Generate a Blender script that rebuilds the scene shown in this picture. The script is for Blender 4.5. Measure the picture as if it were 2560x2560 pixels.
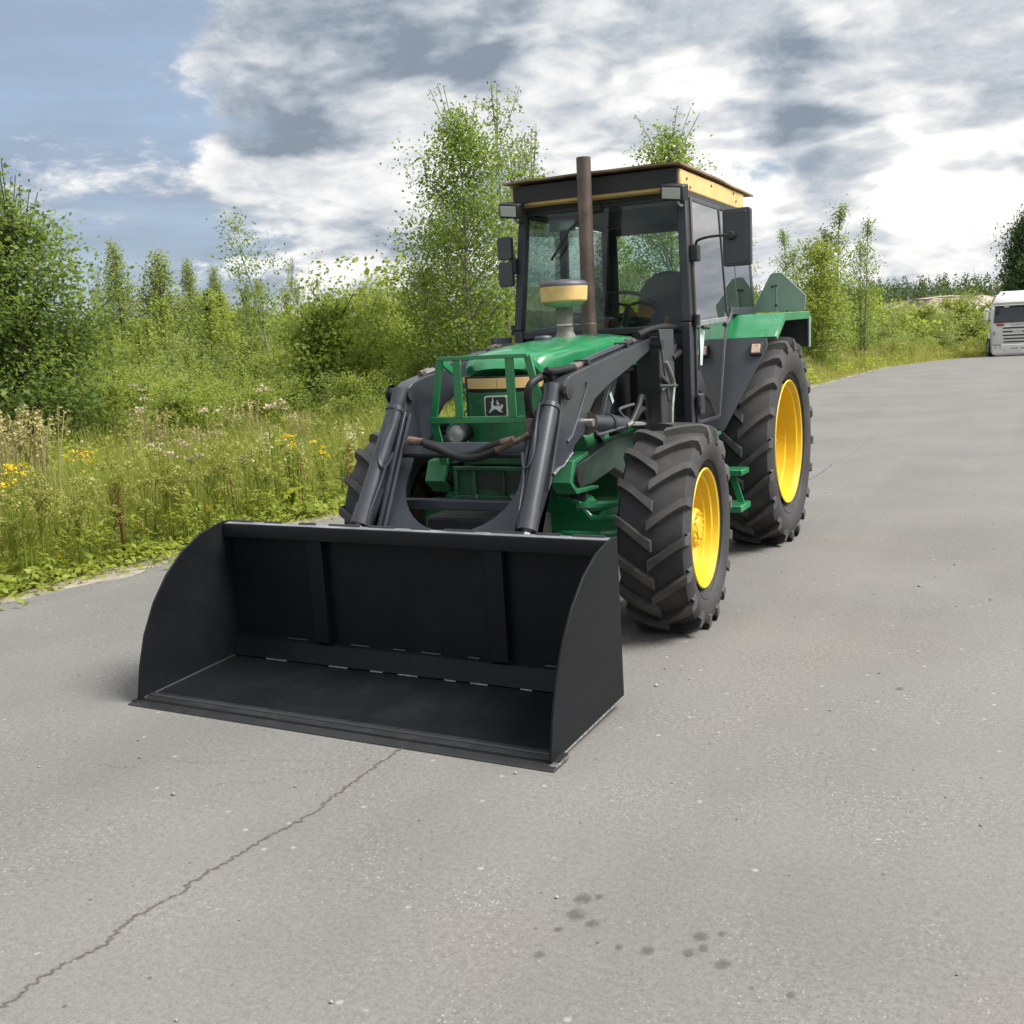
import bpy, bmesh, math, random
import numpy as np
from mathutils import Vector, Matrix

for o in list(bpy.data.objects):
    bpy.data.objects.remove(o)
scene = bpy.context.scene
R = math.radians
COL = scene.collection

# ------------------------------------------------------------------ camera
CAM = (2.6818, -5.5995, 1.5717)
YAW, PITCH, ROLL, FOC = 0.4699, 0.1526, -0.0481, 1.0416
_fw = Vector((-math.sin(YAW) * math.cos(PITCH), math.cos(YAW) * math.cos(PITCH), -math.sin(PITCH)))
_r0 = Vector((math.cos(YAW), math.sin(YAW), 0.0))
_u0 = _r0.cross(_fw)
_rt = math.cos(ROLL) * _r0 + math.sin(ROLL) * _u0
_up = -math.sin(ROLL) * _r0 + math.cos(ROLL) * _u0
cam_data = bpy.data.cameras.new('camera')
cam = bpy.data.objects.new('camera', cam_data)
COL.objects.link(cam)
M = Matrix((_rt, _up, -_fw)).transposed().to_4x4()
M.translation = Vector(CAM)
cam.matrix_world = M
cam_data.sensor_fit = 'HORIZONTAL'
cam_data.sensor_width = 36.0
cam_data.lens = 36.0 * FOC
cam_data.clip_start = 0.05
cam_data.clip_end = 6000
scene.camera = cam

# ------------------------------------------------------------------ light
SUN_AZ = Vector((0.96, 0.18)).normalized()     # horizontal direction towards the sun
SUN_EL = R(52)
SUN_DIR = Vector((SUN_AZ.x * math.cos(SUN_EL), SUN_AZ.y * math.cos(SUN_EL), math.sin(SUN_EL)))
EXPOSURE = 2.25
CLOUD_GAIN = 3.65
SKY_STRENGTH = 0.062
sun_data = bpy.data.lights.new('sun', 'SUN')
sun_data.energy = 1.5
sun_data.angle = R(28)
sun_data.color = (1.0, 0.955, 0.89)
sun = bpy.data.objects.new('sun', sun_data)
COL.objects.link(sun)
sun.rotation_euler = SUN_DIR.to_track_quat('Z', 'Y').to_euler()
sun.location = (0, 0, 30)

world = bpy.data.worlds.new('World')
scene.world = world
world.use_nodes = True


class NT:
    """small helper to wire node trees"""
    def __init__(self, tree):
        self.t = tree
        self.t.nodes.clear()

    def n(self, kind, **kw):
        nd = self.t.nodes.new(kind)
        for k, v in kw.items():
            setattr(nd, k, v)
        return nd

    def set(self, sock, v):
        if isinstance(v, bpy.types.NodeSocket):
            self.t.links.new(v, sock)
        elif v is not None:
            sock.default_value = v

    def math(self, op, a, b=None, c=None, clamp=False):
        nd = self.n('ShaderNodeMath', operation=op, use_clamp=clamp)
        for i, v in enumerate((a, b, c)):
            self.set(nd.inputs[i], v)
        return nd.outputs[0]

    def vmath(self, op, a, b=None, scale=None):
        nd = self.n('ShaderNodeVectorMath', operation=op)
        self.set(nd.inputs[0], a)
        if b is not None:
            self.set(nd.inputs[1], b)
        if scale is not None:
            self.set(nd.inputs['Scale'], scale)
        return nd.outputs['Value'] if op in ('DOT_PRODUCT', 'LENGTH', 'DISTANCE') else nd.outputs['Vector']

    def noise(self, vec, scale, detail=6.0, rough=0.55, dist=0.0):
        nd = self.n('ShaderNodeTexNoise')
        self.set(nd.inputs['Vector'], vec)
        nd.inputs['Scale'].default_value = scale
        nd.inputs['Detail'].default_value = detail
        nd.inputs['Roughness'].default_value = rough
        nd.inputs['Distortion'].default_value = dist
        return nd.outputs['Fac']

    def ramp(self, fac, stops, interp='LINEAR'):
        nd = self.n('ShaderNodeValToRGB')
        cr = nd.color_ramp
        cr.interpolation = interp
        while len(cr.elements) < len(stops):
            cr.elements.new(0.5)
        for e, (p, c) in zip(cr.elements, stops):
            e.position = p
            e.color = c if len(c) == 4 else (*c, 1.0)
        self.set(nd.inputs['Fac'], fac)
        return nd.outputs['Color']

    def mix(self, fac, a, b, blend='MIX'):
        nd = self.n('ShaderNodeMix', data_type='RGBA', blend_type=blend)
        self.set(nd.inputs[0], fac)
        for i, v in ((6, a), (7, b)):
            if isinstance(v, (tuple, list)) and len(v) == 3:
                v = (*v, 1.0)
            self.set(nd.inputs[i], v)
        return nd.outputs[2]

    def smooth(self, v, lo, hi, a=0.0, b=1.0):
        nd = self.n('ShaderNodeMapRange', interpolation_type='SMOOTHSTEP')
        self.set(nd.inputs[0], v)
        for i, x in enumerate((lo, hi, a, b)):
            nd.inputs[i + 1].default_value = x
        return nd.outputs[0]


def px_dir(px, py):
    """direction of a photo pixel (2560 px frame)"""
    return _fw + _rt * ((px - 1280.0) / (FOC * 2560.0)) - _up * ((py - 1280.0) / (FOC * 2560.0))


def build_sky():
    t = NT(world.node_tree)
    out = t.n('ShaderNodeOutputWorld')
    bg = t.n('ShaderNodeBackground')
    bg.inputs['Strength'].default_value = SKY_STRENGTH
    t.t.links.new(bg.outputs[0], out.inputs[0])
    sky = t.n('ShaderNodeTexSky')
    sky.sky_type = 'NISHITA'
    sky.sun_disc = False
    sky.sun_elevation = SUN_EL
    sky.sun_rotation = math.atan2(SUN_AZ.x, SUN_AZ.y)
    sky.air_density = 1.0
    sky.dust_density = 1.6
    sky.ozone_density = 1.6
    tc = t.n('ShaderNodeTexCoord')
    d = t.vmath('NORMALIZE', tc.outputs['Generated'])
    sep = t.n('ShaderNodeSeparateXYZ')
    t.set(sep.inputs[0], d)
    z = t.math('MAXIMUM', sep.outputs['Z'], 0.0)
    inv = t.math('DIVIDE', 2.3, t.math('ADD', z, 0.42))         # clouds look smaller towards the horizon
    P = t.vmath('ADD', t.vmath('SCALE', t.vmath('MULTIPLY', d, (1.0, 1.0, 2.3)), scale=inv), (3.1, 7.7, 3.7))
    # a broad warp so that the clouds billow
    wn = t.n('ShaderNodeTexNoise')
    t.set(wn.inputs['Vector'], P)
    wn.inputs['Scale'].default_value = 1.6
    wn.inputs['Detail'].default_value = 4.0
    w = t.vmath('SUBTRACT', wn.outputs['Color'], (0.5, 0.5, 0.5))
    Pw = t.vmath('ADD', P, t.vmath('SCALE', w, scale=0.30))

    def density(vec, det):
        a = t.noise(vec, 0.85, det, 0.63)
        b = t.noise(t.vmath('ADD', vec, (7.3, 2.1, 0.0)), 2.9, det, 0.68)
        return t.math('ADD', t.math('MULTIPLY', a, 0.72), t.math('MULTIPLY', b, 0.28))
    d0 = density(Pw, 10.0)
    dl0 = density(Pw, 2.5)
    off = (SUN_DIR.x * 0.22, SUN_DIR.y * 0.22, SUN_DIR.z * 0.40)
    dl1 = density(t.vmath('ADD', Pw, off), 2.5)
    # the individual clouds seen in the photograph: where each hangs in the sky
    wob = t.vmath('SCALE', w, scale=0.16)
    wn2 = t.n('ShaderNodeTexNoise')
    t.set(wn2.inputs['Vector'], d)
    wn2.inputs['Scale'].default_value = 9.0
    wn2.inputs['Detail'].default_value = 7.0
    wn2.inputs['Roughness'].default_value = 0.62
    w2 = t.vmath('SUBTRACT', wn2.outputs['Color'], (0.5, 0.5, 0.5))
    dw = t.vmath('NORMALIZE', t.vmath('ADD', t.vmath('ADD', d, wob), t.vmath('SCALE', w2, scale=0.13)))

    def blob(px, py, rad, soft=0.5):
        c = px_dir(px, py).normalized()
        dist = t.vmath('DISTANCE', dw, tuple(c))
        return t.smooth(dist, rad * (1 - soft), rad * (1 + soft), 1.0, 0.0)

    def union(*b):
        r = b[0]
        for x in b[1:]:
            r = t.math('MAXIMUM', r, x)
        return r
    # thick grey cumulus left of centre, lighter banks to the right, blue-grey gap upper left
    big = union(blob(760, 250, 0.085), blob(960, 210, 0.12), blob(1220, 120, 0.13), blob(1480, 90, 0.14), blob(1130, 320, 0.06))
    gap = union(blob(100, 200, 0.20), blob(330, 380, 0.08), blob(260, 60, 0.17))
    rb = union(blob(2150, 200, 0.22), blob(2480, 120, 0.26))
    base_ = union(blob(800, 320, 0.065, 0.8), blob(1000, 290, 0.09, 0.8), blob(1280, 190, 0.11, 0.8), blob(2020, 260, 0.06, 0.8))
    cov = t.math('ADD', d0, t.math('MULTIPLY', big, 0.16))
    cov = t.math('ADD', cov, t.math('MULTIPLY', rb, 0.11))
    cov = t.math('SUBTRACT', cov, t.math('MULTIPLY', gap, 0.125))
    mask = t.smooth(cov, 0.42, 0.53)
    thick = t.math('ADD', t.math('MULTIPLY', t.smooth(dl0, 0.47, 0.66), 0.55), t.math('MULTIPLY', base_, 0.75), clamp=True)
    lit = t.smooth(t.math('SUBTRACT', dl0, dl1), -0.09, 0.10)
    tex = t.math('SUBTRACT', d0, dl0)
    sunang = t.vmath('DOT_PRODUCT', d, tuple(SUN_DIR))
    glow = t.smooth(sunang, 0.30, 1.0)
    v = t.math('ADD', 0.60, t.math('MULTIPLY', lit, 0.60))
    v = t.math('SUBTRACT', v, t.math('MULTIPLY', thick, 0.44))
    v = t.math('ADD', v, t.math('MULTIPLY', tex, 2.6))
    v = t.math('ADD', v, t.math('MULTIPLY', glow, 0.95))
    v = t.math('MAXIMUM', v, 0.34)
    ccol = t.mix(t.smooth(v, 0.2, 0.95), (0.70, 0.86, 1.06), (1.0, 0.995, 0.985))
    cloud = t.n('ShaderNodeVectorMath', operation='SCALE')
    t.set(cloud.inputs[0], ccol)
    t.set(cloud.inputs['Scale'], t.math('MULTIPLY', v, CLOUD_GAIN))
    # high thin veil whitens the blue
    veil = t.smooth(t.noise(t.vmath('MULTIPLY', P, (0.5, 0.5, 1.9)), 1.3, 6, 0.6), 0.34, 0.72, 0.78, 0.97)
    blue = t.mix(veil, sky.outputs[0], (1.12, 1.36, 1.74))
    base = t.mix(mask, blue, cloud.outputs[0])
    t.set(bg.inputs['Color'], base)


build_sky()
vs = scene.view_settings
vs.view_transform = 'Standard'
vs.look = 'None'
vs.exposure = EXPOSURE
vs.gamma = 1.0
vs.use_curve_mapping = False
scene.cycles.use_denoising = True
scene.cycles.max_bounces = 7
scene.cycles.diffuse_bounces = 4
scene.cycles.glossy_bounces = 3
scene.cycles.transparent_max_bounces = 12
scene.cycles.sample_clamp_indirect = 6.0

# ------------------------------------------------------------------ pixel helpers (2560 px photo frame)
CV = Vector(CAM)


def onx(p, x):
    d = px_dir(*p)
    return CV + d * ((x - CV.x) / d.x)


def ony(p, y):
    d = px_dir(*p)
    return CV + d * ((y - CV.y) / d.y)


def onz(p, z=0.0):
    d = px_dir(*p)
    return CV + d * ((z - CV.z) / d.z)


def zD(x, y): return (1300 + x / 4.6, 800 + y / 4.6)
def zE(x, y): return (1060 + x / 5.367, 840 + y / 5.367)
def z1(x, y): return (800 + x / 3.019, 820 + y / 3.019)
def z2(x, y): return (1200 + x / 2.683, 360 + y / 2.683)
def zC(x, y): return (1660 + x / 4.026, 440 + y / 4.026)


def column(px, depth, py=870):
    """ground point in the direction of photo column px at a horizontal distance"""
    d = px_dir(px, py)
    h = Vector((d.x, d.y)).normalized()
    return Vector((CV.x + h.x * depth, CV.y + h.y * depth, 0.0))


# ------------------------------------------------------------------ materials
MATS = {}


def mat(name, col, rough=0.5, metal=0.0, var=0.0, scale=8.0, bump=0.0, bscale=60.0, col2=None, spec=0.5, coat=0.0, dirt=0.0, dirtcol=(0.16, 0.13, 0.09)):
    if name in MATS:
        return MATS[name]
    m = bpy.data.materials.new(name)
    m.use_nodes = True
    t = NT(m.node_tree)
    out = t.n('ShaderNodeOutputMaterial')
    b = t.n('ShaderNodeBsdfPrincipled')
    t.t.links.new(b.outputs[0], out.inputs[0])
    b.inputs['Metallic'].default_value = metal
    b.inputs['Specular IOR Level'].default_value = spec
    b.inputs['Coat Weight'].default_value = coat
    tc = t.n('ShaderNodeTexCoord')
    V = tc.outputs['Object']
    c = (*col, 1.0)
    if var or col2:
        n = t.noise(V, scale, 5.0, 0.6)
        lo = col2 if col2 else tuple(max(0.0, x * (1 - var)) for x in col)
        hi = col if col2 else tuple(min(1.0, x * (1 + var)) for x in col)
        c = t.mix(t.smooth(n, 0.32, 0.68), lo, hi)
    if dirt:
        n2 = t.noise(V, scale * 0.7, 8.0, 0.7)
        c = t.mix(t.math('MULTIPLY', t.smooth(n2, 0.45, 0.75), dirt), c if isinstance(c, bpy.types.NodeSocket) else (*col, 1.0), dirtcol)
    t.set(b.inputs['Base Color'], c)
    rn = t.noise(V, scale * 2.0, 4.0, 0.6)
    rr = t.math('ADD', rough - 0.08, t.math('MULTIPLY', rn, 0.16), clamp=True)
    t.set(b.inputs['Roughness'], rr)
    if bump:
        bp = t.n('ShaderNodeBump')
        bp.inputs['Strength'].default_value = bump
        bp.inputs['Distance'].default_value = 0.004
        t.set(bp.inputs['Height'], t.noise(V, bscale, 4.0, 0.6))
        t.t.links.new(bp.outputs[0], b.inputs['Normal'])
    MATS[name] = m
    return m


def glass_mat(name, tint, refl=0.10, haze=0.06):
    m = bpy.data.materials.new(name)
    m.use_nodes = True
    t = NT(m.node_tree)
    out = t.n('ShaderNodeOutputMaterial')
    tr = t.n('ShaderNodeBsdfTransparent')
    tr.inputs[0].default_value = (*tint, 1)
    gl = t.n('ShaderNodeBsdfGlossy')
    gl.inputs['Roughness'].default_value = 0.02
    df = t.n('ShaderNodeBsdfDiffuse')
    df.inputs[0].default_value = (0.45, 0.48, 0.47, 1)
    fr = t.n('ShaderNodeFresnel')
    fr.inputs[0].default_value = 1.5
    f = t.math('ADD', t.math('MULTIPLY', fr.outputs[0], 0.8), refl - 0.02, clamp=True)
    tc = t.n('ShaderNodeTexCoord')
    n = t.noise(tc.outputs['Object'], 5.0, 6, 0.65)
    h = t.math('MULTIPLY', t.smooth(n, 0.35, 0.8), haze)
    m1 = t.n('ShaderNodeMixShader')
    t.set(m1.inputs[0], h)
    t.t.links.new(tr.outputs[0], m1.inputs[1])
    t.t.links.new(df.outputs[0], m1.inputs[2])
    m2 = t.n('ShaderNodeMixShader')
    t.set(m2.inputs[0], f)
    t.t.links.new(m1.outputs[0], m2.inputs[1])
    t.t.links.new(gl.outputs[0], m2.inputs[2])
    t.t.links.new(m2.outputs[0], out.inputs[0])
    MATS[name] = m
    return m


def leaf_mat(name, dark, mid, light, trans=0.35, rough=0.55, spec=0.35):
    """foliage: the per-leaf attribute 'tint' picks between shades of the same leaf"""
    m = bpy.data.materials.new(name)
    m.use_nodes = True
    t = NT(m.node_tree)
    out = t.n('ShaderNodeOutputMaterial')
    at = t.n('ShaderNodeAttribute')
    at.attribute_name = 'tint'
    oi = t.n('ShaderNodeObjectInfo')
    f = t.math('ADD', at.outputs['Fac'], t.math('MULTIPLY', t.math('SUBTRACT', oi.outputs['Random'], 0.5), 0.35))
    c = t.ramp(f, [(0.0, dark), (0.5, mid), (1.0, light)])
    b = t.n('ShaderNodeBsdfPrincipled')
    b.inputs['Roughness'].default_value = rough
    b.inputs['Specular IOR Level'].default_value = spec
    t.set(b.inputs['Base Color'], c)
    tl = t.n('ShaderNodeBsdfTranslucent')
    t.set(tl.inputs[0], t.mix(0.5, c, (0.40, 0.46, 0.06), 'MIX'))
    mx = t.n('ShaderNodeMixShader')
    mx.inputs[0].default_value = trans
    t.t.links.new(b.outputs[0], mx.inputs[1])
    t.t.links.new(tl.outputs[0], mx.inputs[2])
    t.t.links.new(mx.outputs[0], out.inputs[0])
    MATS[name] = m
    return m


# ------------------------------------------------------------------ mesh helpers
class MB:
    def __init__(self):
        self.v, self.f = [], []

    def add(self, verts, faces):
        k = len(self.v)
        self.v += [tuple(p) for p in verts]
        self.f += [tuple(i + k for i in q) for q in faces]
        return self

    def box(self, c, s, rot=None):
        hx, hy, hz = s[0] / 2, s[1] / 2, s[2] / 2
        vs_ = [Vector((x, y, z)) for x in (-hx, hx) for y in (-hy, hy) for z in (-hz, hz)]
        if rot is not None:
            vs_ = [rot @ p for p in vs_]
        vs_ = [p + Vector(c) for p in vs_]
        return self.add(vs_, [(0, 1, 3, 2), (4, 6, 7, 5), (0, 4, 5, 1), (2, 3, 7, 6), (0, 2, 6, 4), (1, 5, 7, 3)])

    def bar(self, a, b, w, h, up=(0, 0, 1)):
        """rectangular bar from a to b; w along side axis, h along up axis"""
        a, b = Vector(a), Vector(b)
        d = (b - a).normalized()
        s = d.cross(Vector(up))
        if s.length < 1e-4:
            s = d.cross(Vector((0, 1, 0)))
        s.normalize()
        u = s.cross(d).normalized()
        vs_ = []
        for p in (a, b):
            for i, j in ((-1, -1), (1, -1), (1, 1), (-1, 1)):
                vs_.append(p + s * (i * w / 2) + u * (j * h / 2))
        return self.add(vs_, [(3, 2, 1, 0), (4, 5, 6, 7), (0, 1, 5, 4), (1, 2, 6, 5), (2, 3, 7, 6), (3, 0, 4, 7)])

    def tube(self, pts, r, n=8, cap=True):
        pts = [Vector(p) for p in pts]
        rs = r if isinstance(r, (list, tuple)) else [r] * len(pts)
        k = len(self.v)
        ref = Vector((0, 0, 1))
        prev = None
        for i, p in enumerate(pts):
            d = (pts[min(i + 1, len(pts) - 1)] - pts[max(i - 1, 0)]).normalized()
            if prev is None:
                a = ref if abs(d.dot(ref)) < 0.9 else Vector((0, 1, 0))
                s = d.cross(a).normalized()
            else:
                s = (prev - d * prev.dot(d)).normalized()
            prev = s
            u = d.cross(s)
            for j in range(n):
                t = 2 * math.pi * j / n
                self.v.append(tuple(p + (s * math.cos(t) + u * math.sin(t)) * rs[i]))
        for i in range(len(pts) - 1):
            for j in range(n):
                a, b = k + i * n + j, k + i * n + (j + 1) % n
                self.f.append((a, b, b + n, a + n))
        if cap:
            self.f.append(tuple(k + j for j in reversed(range(n))))
            self.f.append(tuple(k + (len(pts) - 1) * n + j for j in range(n)))
        return self

    def lathe(self, prof, c, axis='x', n=32, cap=True):
        """prof: list of (offset along axis, radius)"""
        k = len(self.v)
        for o, r in prof:
            for j in range(n):
                t = 2 * math.pi * j / n
                a, b = r * math.cos(t), r * math.sin(t)
                p = {'x': (o, a, b), 'y': (a, o, b), 'z': (a, b, o)}[axis]
                self.v.append((p[0] + c[0], p[1] + c[1], p[2] + c[2]))
        for i in range(len(prof) - 1):
            for j in range(n):
                a, b = k + i * n + j, k + i * n + (j + 1) % n
                self.f.append((a, b, b + n, a + n))
        if cap:
            if prof[0][1] > 1e-5:
                self.f.append(tuple(k + j for j in reversed(range(n))))
            if prof[-1][1] > 1e-5:
                self.f.append(tuple(k + (len(prof) - 1) * n + j for j in range(n)))
        return self

    def plate(self, outline, nrm, th):
        """closed plate: outline points (planar, 3D) extruded by th along nrm"""
        nrm = Vector(nrm).normalized() * th
        a = [Vector(p) for p in outline]
        b = [p + nrm for p in a]
        n = len(a)
        fs = [tuple(reversed(range(n))), tuple(range(n, 2 * n))]
        for i in range(n):
            j = (i + 1) % n
            fs.append((i, j, n + j, n + i))
        return self.add(a + b, fs)

    def prof_x(self, yz, x0, x1):
        return self.plate([(x0, y, z) for y, z in yz], (1, 0, 0), x1 - x0)

    def build(self, name, m, parent=None, bevel=0.0, smooth=True, loc=None, ang=35):
        me = bpy.data.meshes.new(name)
        me.from_pydata(self.v, [], self.f)
        bm = bmesh.new()
        bm.from_mesh(me)
        bmesh.ops.recalc_face_normals(bm, faces=bm.faces)
        bm.to_mesh(me)
        bm.free()
        me.validate()
        o = bpy.data.objects.new(name, me)
        COL.objects.link(o)
        if m is not None:
            me.materials.append(m)
        if parent is not None:
            o.parent = parent
        if smooth:
            me.polygons.foreach_set('use_smooth', [True] * len(me.polygons))
            me.set_sharp_from_angle(angle=R(ang))
        if bevel:
            md = o.modifiers.new('bevel', 'BEVEL')
            md.width = bevel
            md.segments = 2
            md.limit_method = 'ANGLE'
            md.angle_limit = R(40)
            md.harden_normals = False
        if loc is not None:
            o.location = loc
        return o


def empty(name, loc=(0, 0, 0), rz=0.0):
    o = bpy.data.objects.new(name, None)
    COL.objects.link(o)
    o.location = loc
    o.rotation_euler = (0, 0, rz)
    o.empty_display_size = 0.3
    return o


def tag(o, label=None, cat=None, group=None, kind=None):
    if label:
        o['label'] = label
    if cat:
        o['category'] = cat
    if group:
        o['group'] = group
    if kind:
        o['kind'] = kind
    return o


def curve_pts(ctrl, n=6):
    """Catmull-Rom through control points"""
    c = [Vector(p) for p in ctrl]
    c = [c[0] * 2 - c[1]] + c + [c[-1] * 2 - c[-2]]
    out = []
    for i in range(1, len(c) - 2):
        for k in range(n):
            t = k / n
            p0, p1, p2, p3 = c[i - 1:i + 3]
            out.append(0.5 * ((2 * p1) + (p2 - p0) * t + (2 * p0 - 5 * p1 + 4 * p2 - p3) * t * t + (3 * p1 - p0 - 3 * p2 + p3) * t ** 3))
    out.append(c[-2])
    return out


def np_mesh(name, verts, quads, tint=None, tris=None):
    """fast mesh from numpy arrays of quads (and optional tris)"""
    me = bpy.data.meshes.new(name)
    verts = np.asarray(verts, dtype=np.float32)
    loops, starts = [], []
    pos = 0
    if quads is not None and len(quads):
        q = np.asarray(quads, dtype=np.int32)
        loops.append(q.ravel())
        starts.append(np.arange(len(q), dtype=np.int32) * 4)
        pos = len(q) * 4
    if tris is not None and len(tris):
        q3 = np.asarray(tris, dtype=np.int32)
        loops.append(q3.ravel())
        starts.append(pos + np.arange(len(q3), dtype=np.int32) * 3)
    loops = np.concatenate(loops)
    starts = np.concatenate(starts)
    me.vertices.add(len(verts))
    me.vertices.foreach_set('co', verts.ravel())
    me.loops.add(len(loops))
    me.loops.foreach_set('vertex_index', loops)
    me.polygons.add(len(starts))
    me.polygons.foreach_set('loop_start', starts)
    me.update(calc_edges=True)
    if tint is not None:
        a = me.attributes.new('tint', 'FLOAT', 'FACE')
        a.data.foreach_set('value', np.asarray(tint, dtype=np.float32))
    return me

# ------------------------------------------------------------------ ground, road
ROAD_L, ROAD_R, SEAM = -3.6, 4.3, 0.36


def road_shift(y):
    """the road bends to the right far away"""
    return 0.0 if y < 38 else 0.012 * (y - 38) ** 2


def asphalt_mat():
    m = bpy.data.materials.new('asphalt')
    m.use_nodes = True
    t = NT(m.node_tree)
    out = t.n('ShaderNodeOutputMaterial')
    b = t.n('ShaderNodeBsdfPrincipled')
    t.t.links.new(b.outputs[0], out.inputs[0])
    tc = t.n('ShaderNodeTexCoord')
    V = tc.outputs['Object']
    broad = t.noise(V, 0.55, 4, 0.6)
    lane = t.noise(t.vmath('MULTIPLY', V, (1.0, 0.10, 1.0)), 1.1, 5, 0.6)      # worn along the driving direction
    fine = t.noise(V, 95.0, 3, 0.7)
    c = t.mix(t.smooth(broad, 0.3, 0.7), (0.128, 0.126, 0.119), (0.160, 0.156, 0.147))
    c = t.mix(t.math('MULTIPLY', t.smooth(lane, 0.40, 0.75), 0.45), c, (0.178, 0.174, 0.165))
    c = t.mix(t.math('MULTIPLY', t.smooth(fine, 0.45, 0.72), 0.45), c, (0.085, 0.085, 0.085))
    warm = t.noise(V, 0.8, 3, 0.5)
    c = t.mix(t.math('MULTIPLY', t.smooth(warm, 0.5, 0.75), 0.15), c, (0.165, 0.147, 0.122))
    # pale stone chips showing in patches
    vo = t.n('ShaderNodeTexVoronoi')
    t.set(vo.inputs['Vector'], V)
    vo.inputs['Scale'].default_value = 52.0
    vo.inputs['Randomness'].default_value = 1.0
    sepc = t.n('ShaderNodeSeparateColor')
    t.set(sepc.inputs[0], vo.outputs['Color'])
    chip = t.math('MULTIPLY', t.smooth(vo.outputs['Distance'], 0.16, 0.30, 1.0, 0.0), t.math('GREATER_THAN', sepc.outputs[0], 0.45))
    patch = t.smooth(t.noise(V, 1.7, 5, 0.65), 0.42, 0.66, 0.12, 1.0)
    chip = t.math('MULTIPLY', chip, patch)
    c = t.mix(t.math('MULTIPLY', chip, 0.48), c, (0.33, 0.32, 0.30))
    vo2 = t.n('ShaderNodeTexVoronoi')
    t.set(vo2.inputs['Vector'], V)
    vo2.inputs['Scale'].default_value = 17.0
    sp2 = t.n('ShaderNodeSeparateColor')
    t.set(sp2.inputs[0], vo2.outputs['Color'])
    pit = t.math('MULTIPLY', t.smooth(vo2.outputs['Distance'], 0.06, 0.16, 1.0, 0.0), t.math('GREATER_THAN', sp2.outputs[1], 0.9))
    c = t.mix(t.math('MULTIPLY', pit, 0.7), c, (0.07, 0.07, 0.068))
    vo3 = t.n('ShaderNodeTexVoronoi')
    t.set(vo3.inputs['Vector'], V)
    vo3.inputs['Scale'].default_value = 9.0
    sp3 = t.n('ShaderNodeSeparateColor')
    t.set(sp3.inputs[0], vo3.outputs['Color'])
    big = t.math('MULTIPLY', t.smooth(vo3.outputs['Distance'], 0.05, 0.13, 1.0, 0.0), t.math('GREATER_THAN', sp3.outputs[2], 0.90))
    c = t.mix(t.math('MULTIPLY', big, 0.5), c, (0.33, 0.32, 0.30))
    # dense aggregate: light and dark grains at two sizes
    g1 = t.noise(V, 46.0, 4, 0.75)
    g2 = t.noise(V, 150.0, 3, 0.7)
    gg = t.math('ADD', t.math('MULTIPLY', t.math('SUBTRACT', g1, 0.5), 1.3), t.math('MULTIPLY', t.math('SUBTRACT', g2, 0.5), 1.1))
    gain = t.math('ADD', 1.0, t.math('MULTIPLY', gg, t.math('ADD', 0.55, t.math('MULTIPLY', patch, 0.5))))
    vs_ = t.n('ShaderNodeVectorMath', operation='SCALE')
    t.set(vs_.inputs[0], c)
    t.set(vs_.inputs['Scale'], gain)
    c = vs_.outputs[0]
    t.set(b.inputs['Base Color'], c)
    b.inputs['Roughness'].default_value = 0.82
    b.inputs['Specular IOR Level'].default_value = 0.3
    h = t.math('ADD', t.math('MULTIPLY', fine, 0.5), t.math('ADD', t.math('MULTIPLY', chip, 0.7), t.math('MULTIPLY', pit, -1.2)))
    h = t.math('ADD', h, t.math('MULTIPLY', big, 0.8))
    bp = t.n('ShaderNodeBump')
    bp.inputs['Strength'].default_value = 0.55
    bp.inputs['Distance'].default_value = 0.004
    t.set(bp.inputs['Height'], h)
    t.t.links.new(bp.outputs[0], b.inputs['Normal'])
    return m


def soil_mat():
    m = bpy.data.materials.new('meadow_soil')
    m.use_nodes = True
    t = NT(m.node_tree)
    out = t.n('ShaderNodeOutputMaterial')
    b = t.n('ShaderNodeBsdfPrincipled')
    t.t.links.new(b.outputs[0], out.inputs[0])
    tc = t.n('ShaderNodeTexCoord')
    V = tc.outputs['Object']
    a = t.noise(V, 0.35, 6, 0.65)
    f = t.noise(V, 9.0, 6, 0.7)
    c = t.mix(t.smooth(a, 0.35, 0.65), (0.085, 0.11, 0.028), (0.14, 0.155, 0.045))
    c = t.mix(t.math('MULTIPLY', t.smooth(f, 0.4, 0.7), 0.6), c, (0.10, 0.085, 0.045))
    t.set(b.inputs['Base Color'], c)
    b.inputs['Roughness'].default_value = 0.95
    bp = t.n('ShaderNodeBump')
    bp.inputs['Strength'].default_value = 0.8
    bp.inputs['Distance'].default_value = 0.05
    t.set(bp.inputs['Height'], f)
    t.t.links.new(bp.outputs[0], b.inputs['Normal'])
    return m


def edge_wobble(y, k=0.0):
    return 0.07 * math.sin(y * 1.7 + k) + 0.05 * math.sin(y * 4.3 + 1.3 + k) + 0.03 * math.sin(y * 9.1 + 0.4)


def terrain_z(x, y):
    """the meadow: flat beside the road, a shallow ditch, then slowly rising far away"""
    s = road_shift(y)
    dl = (ROAD_L + s) - x
    dr = x - (ROAD_R + s)
    d = max(dl, dr)
    z = -0.03
    if d > 0:
        z += -0.06 * min(d, 3.0) / 3.0
        z += 0.05 * math.sin(x * 0.7 + y * 0.31) * min(1, d / 2) + 0.04 * math.sin(x * 1.9 - y * 1.3) * min(1, d / 2)
    far = max(0.0, math.hypot(x, y) - 110.0)
    z += 0.018 * far if far < 500 else 9.0 + 0.004 * (far - 500)
    return z


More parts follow.
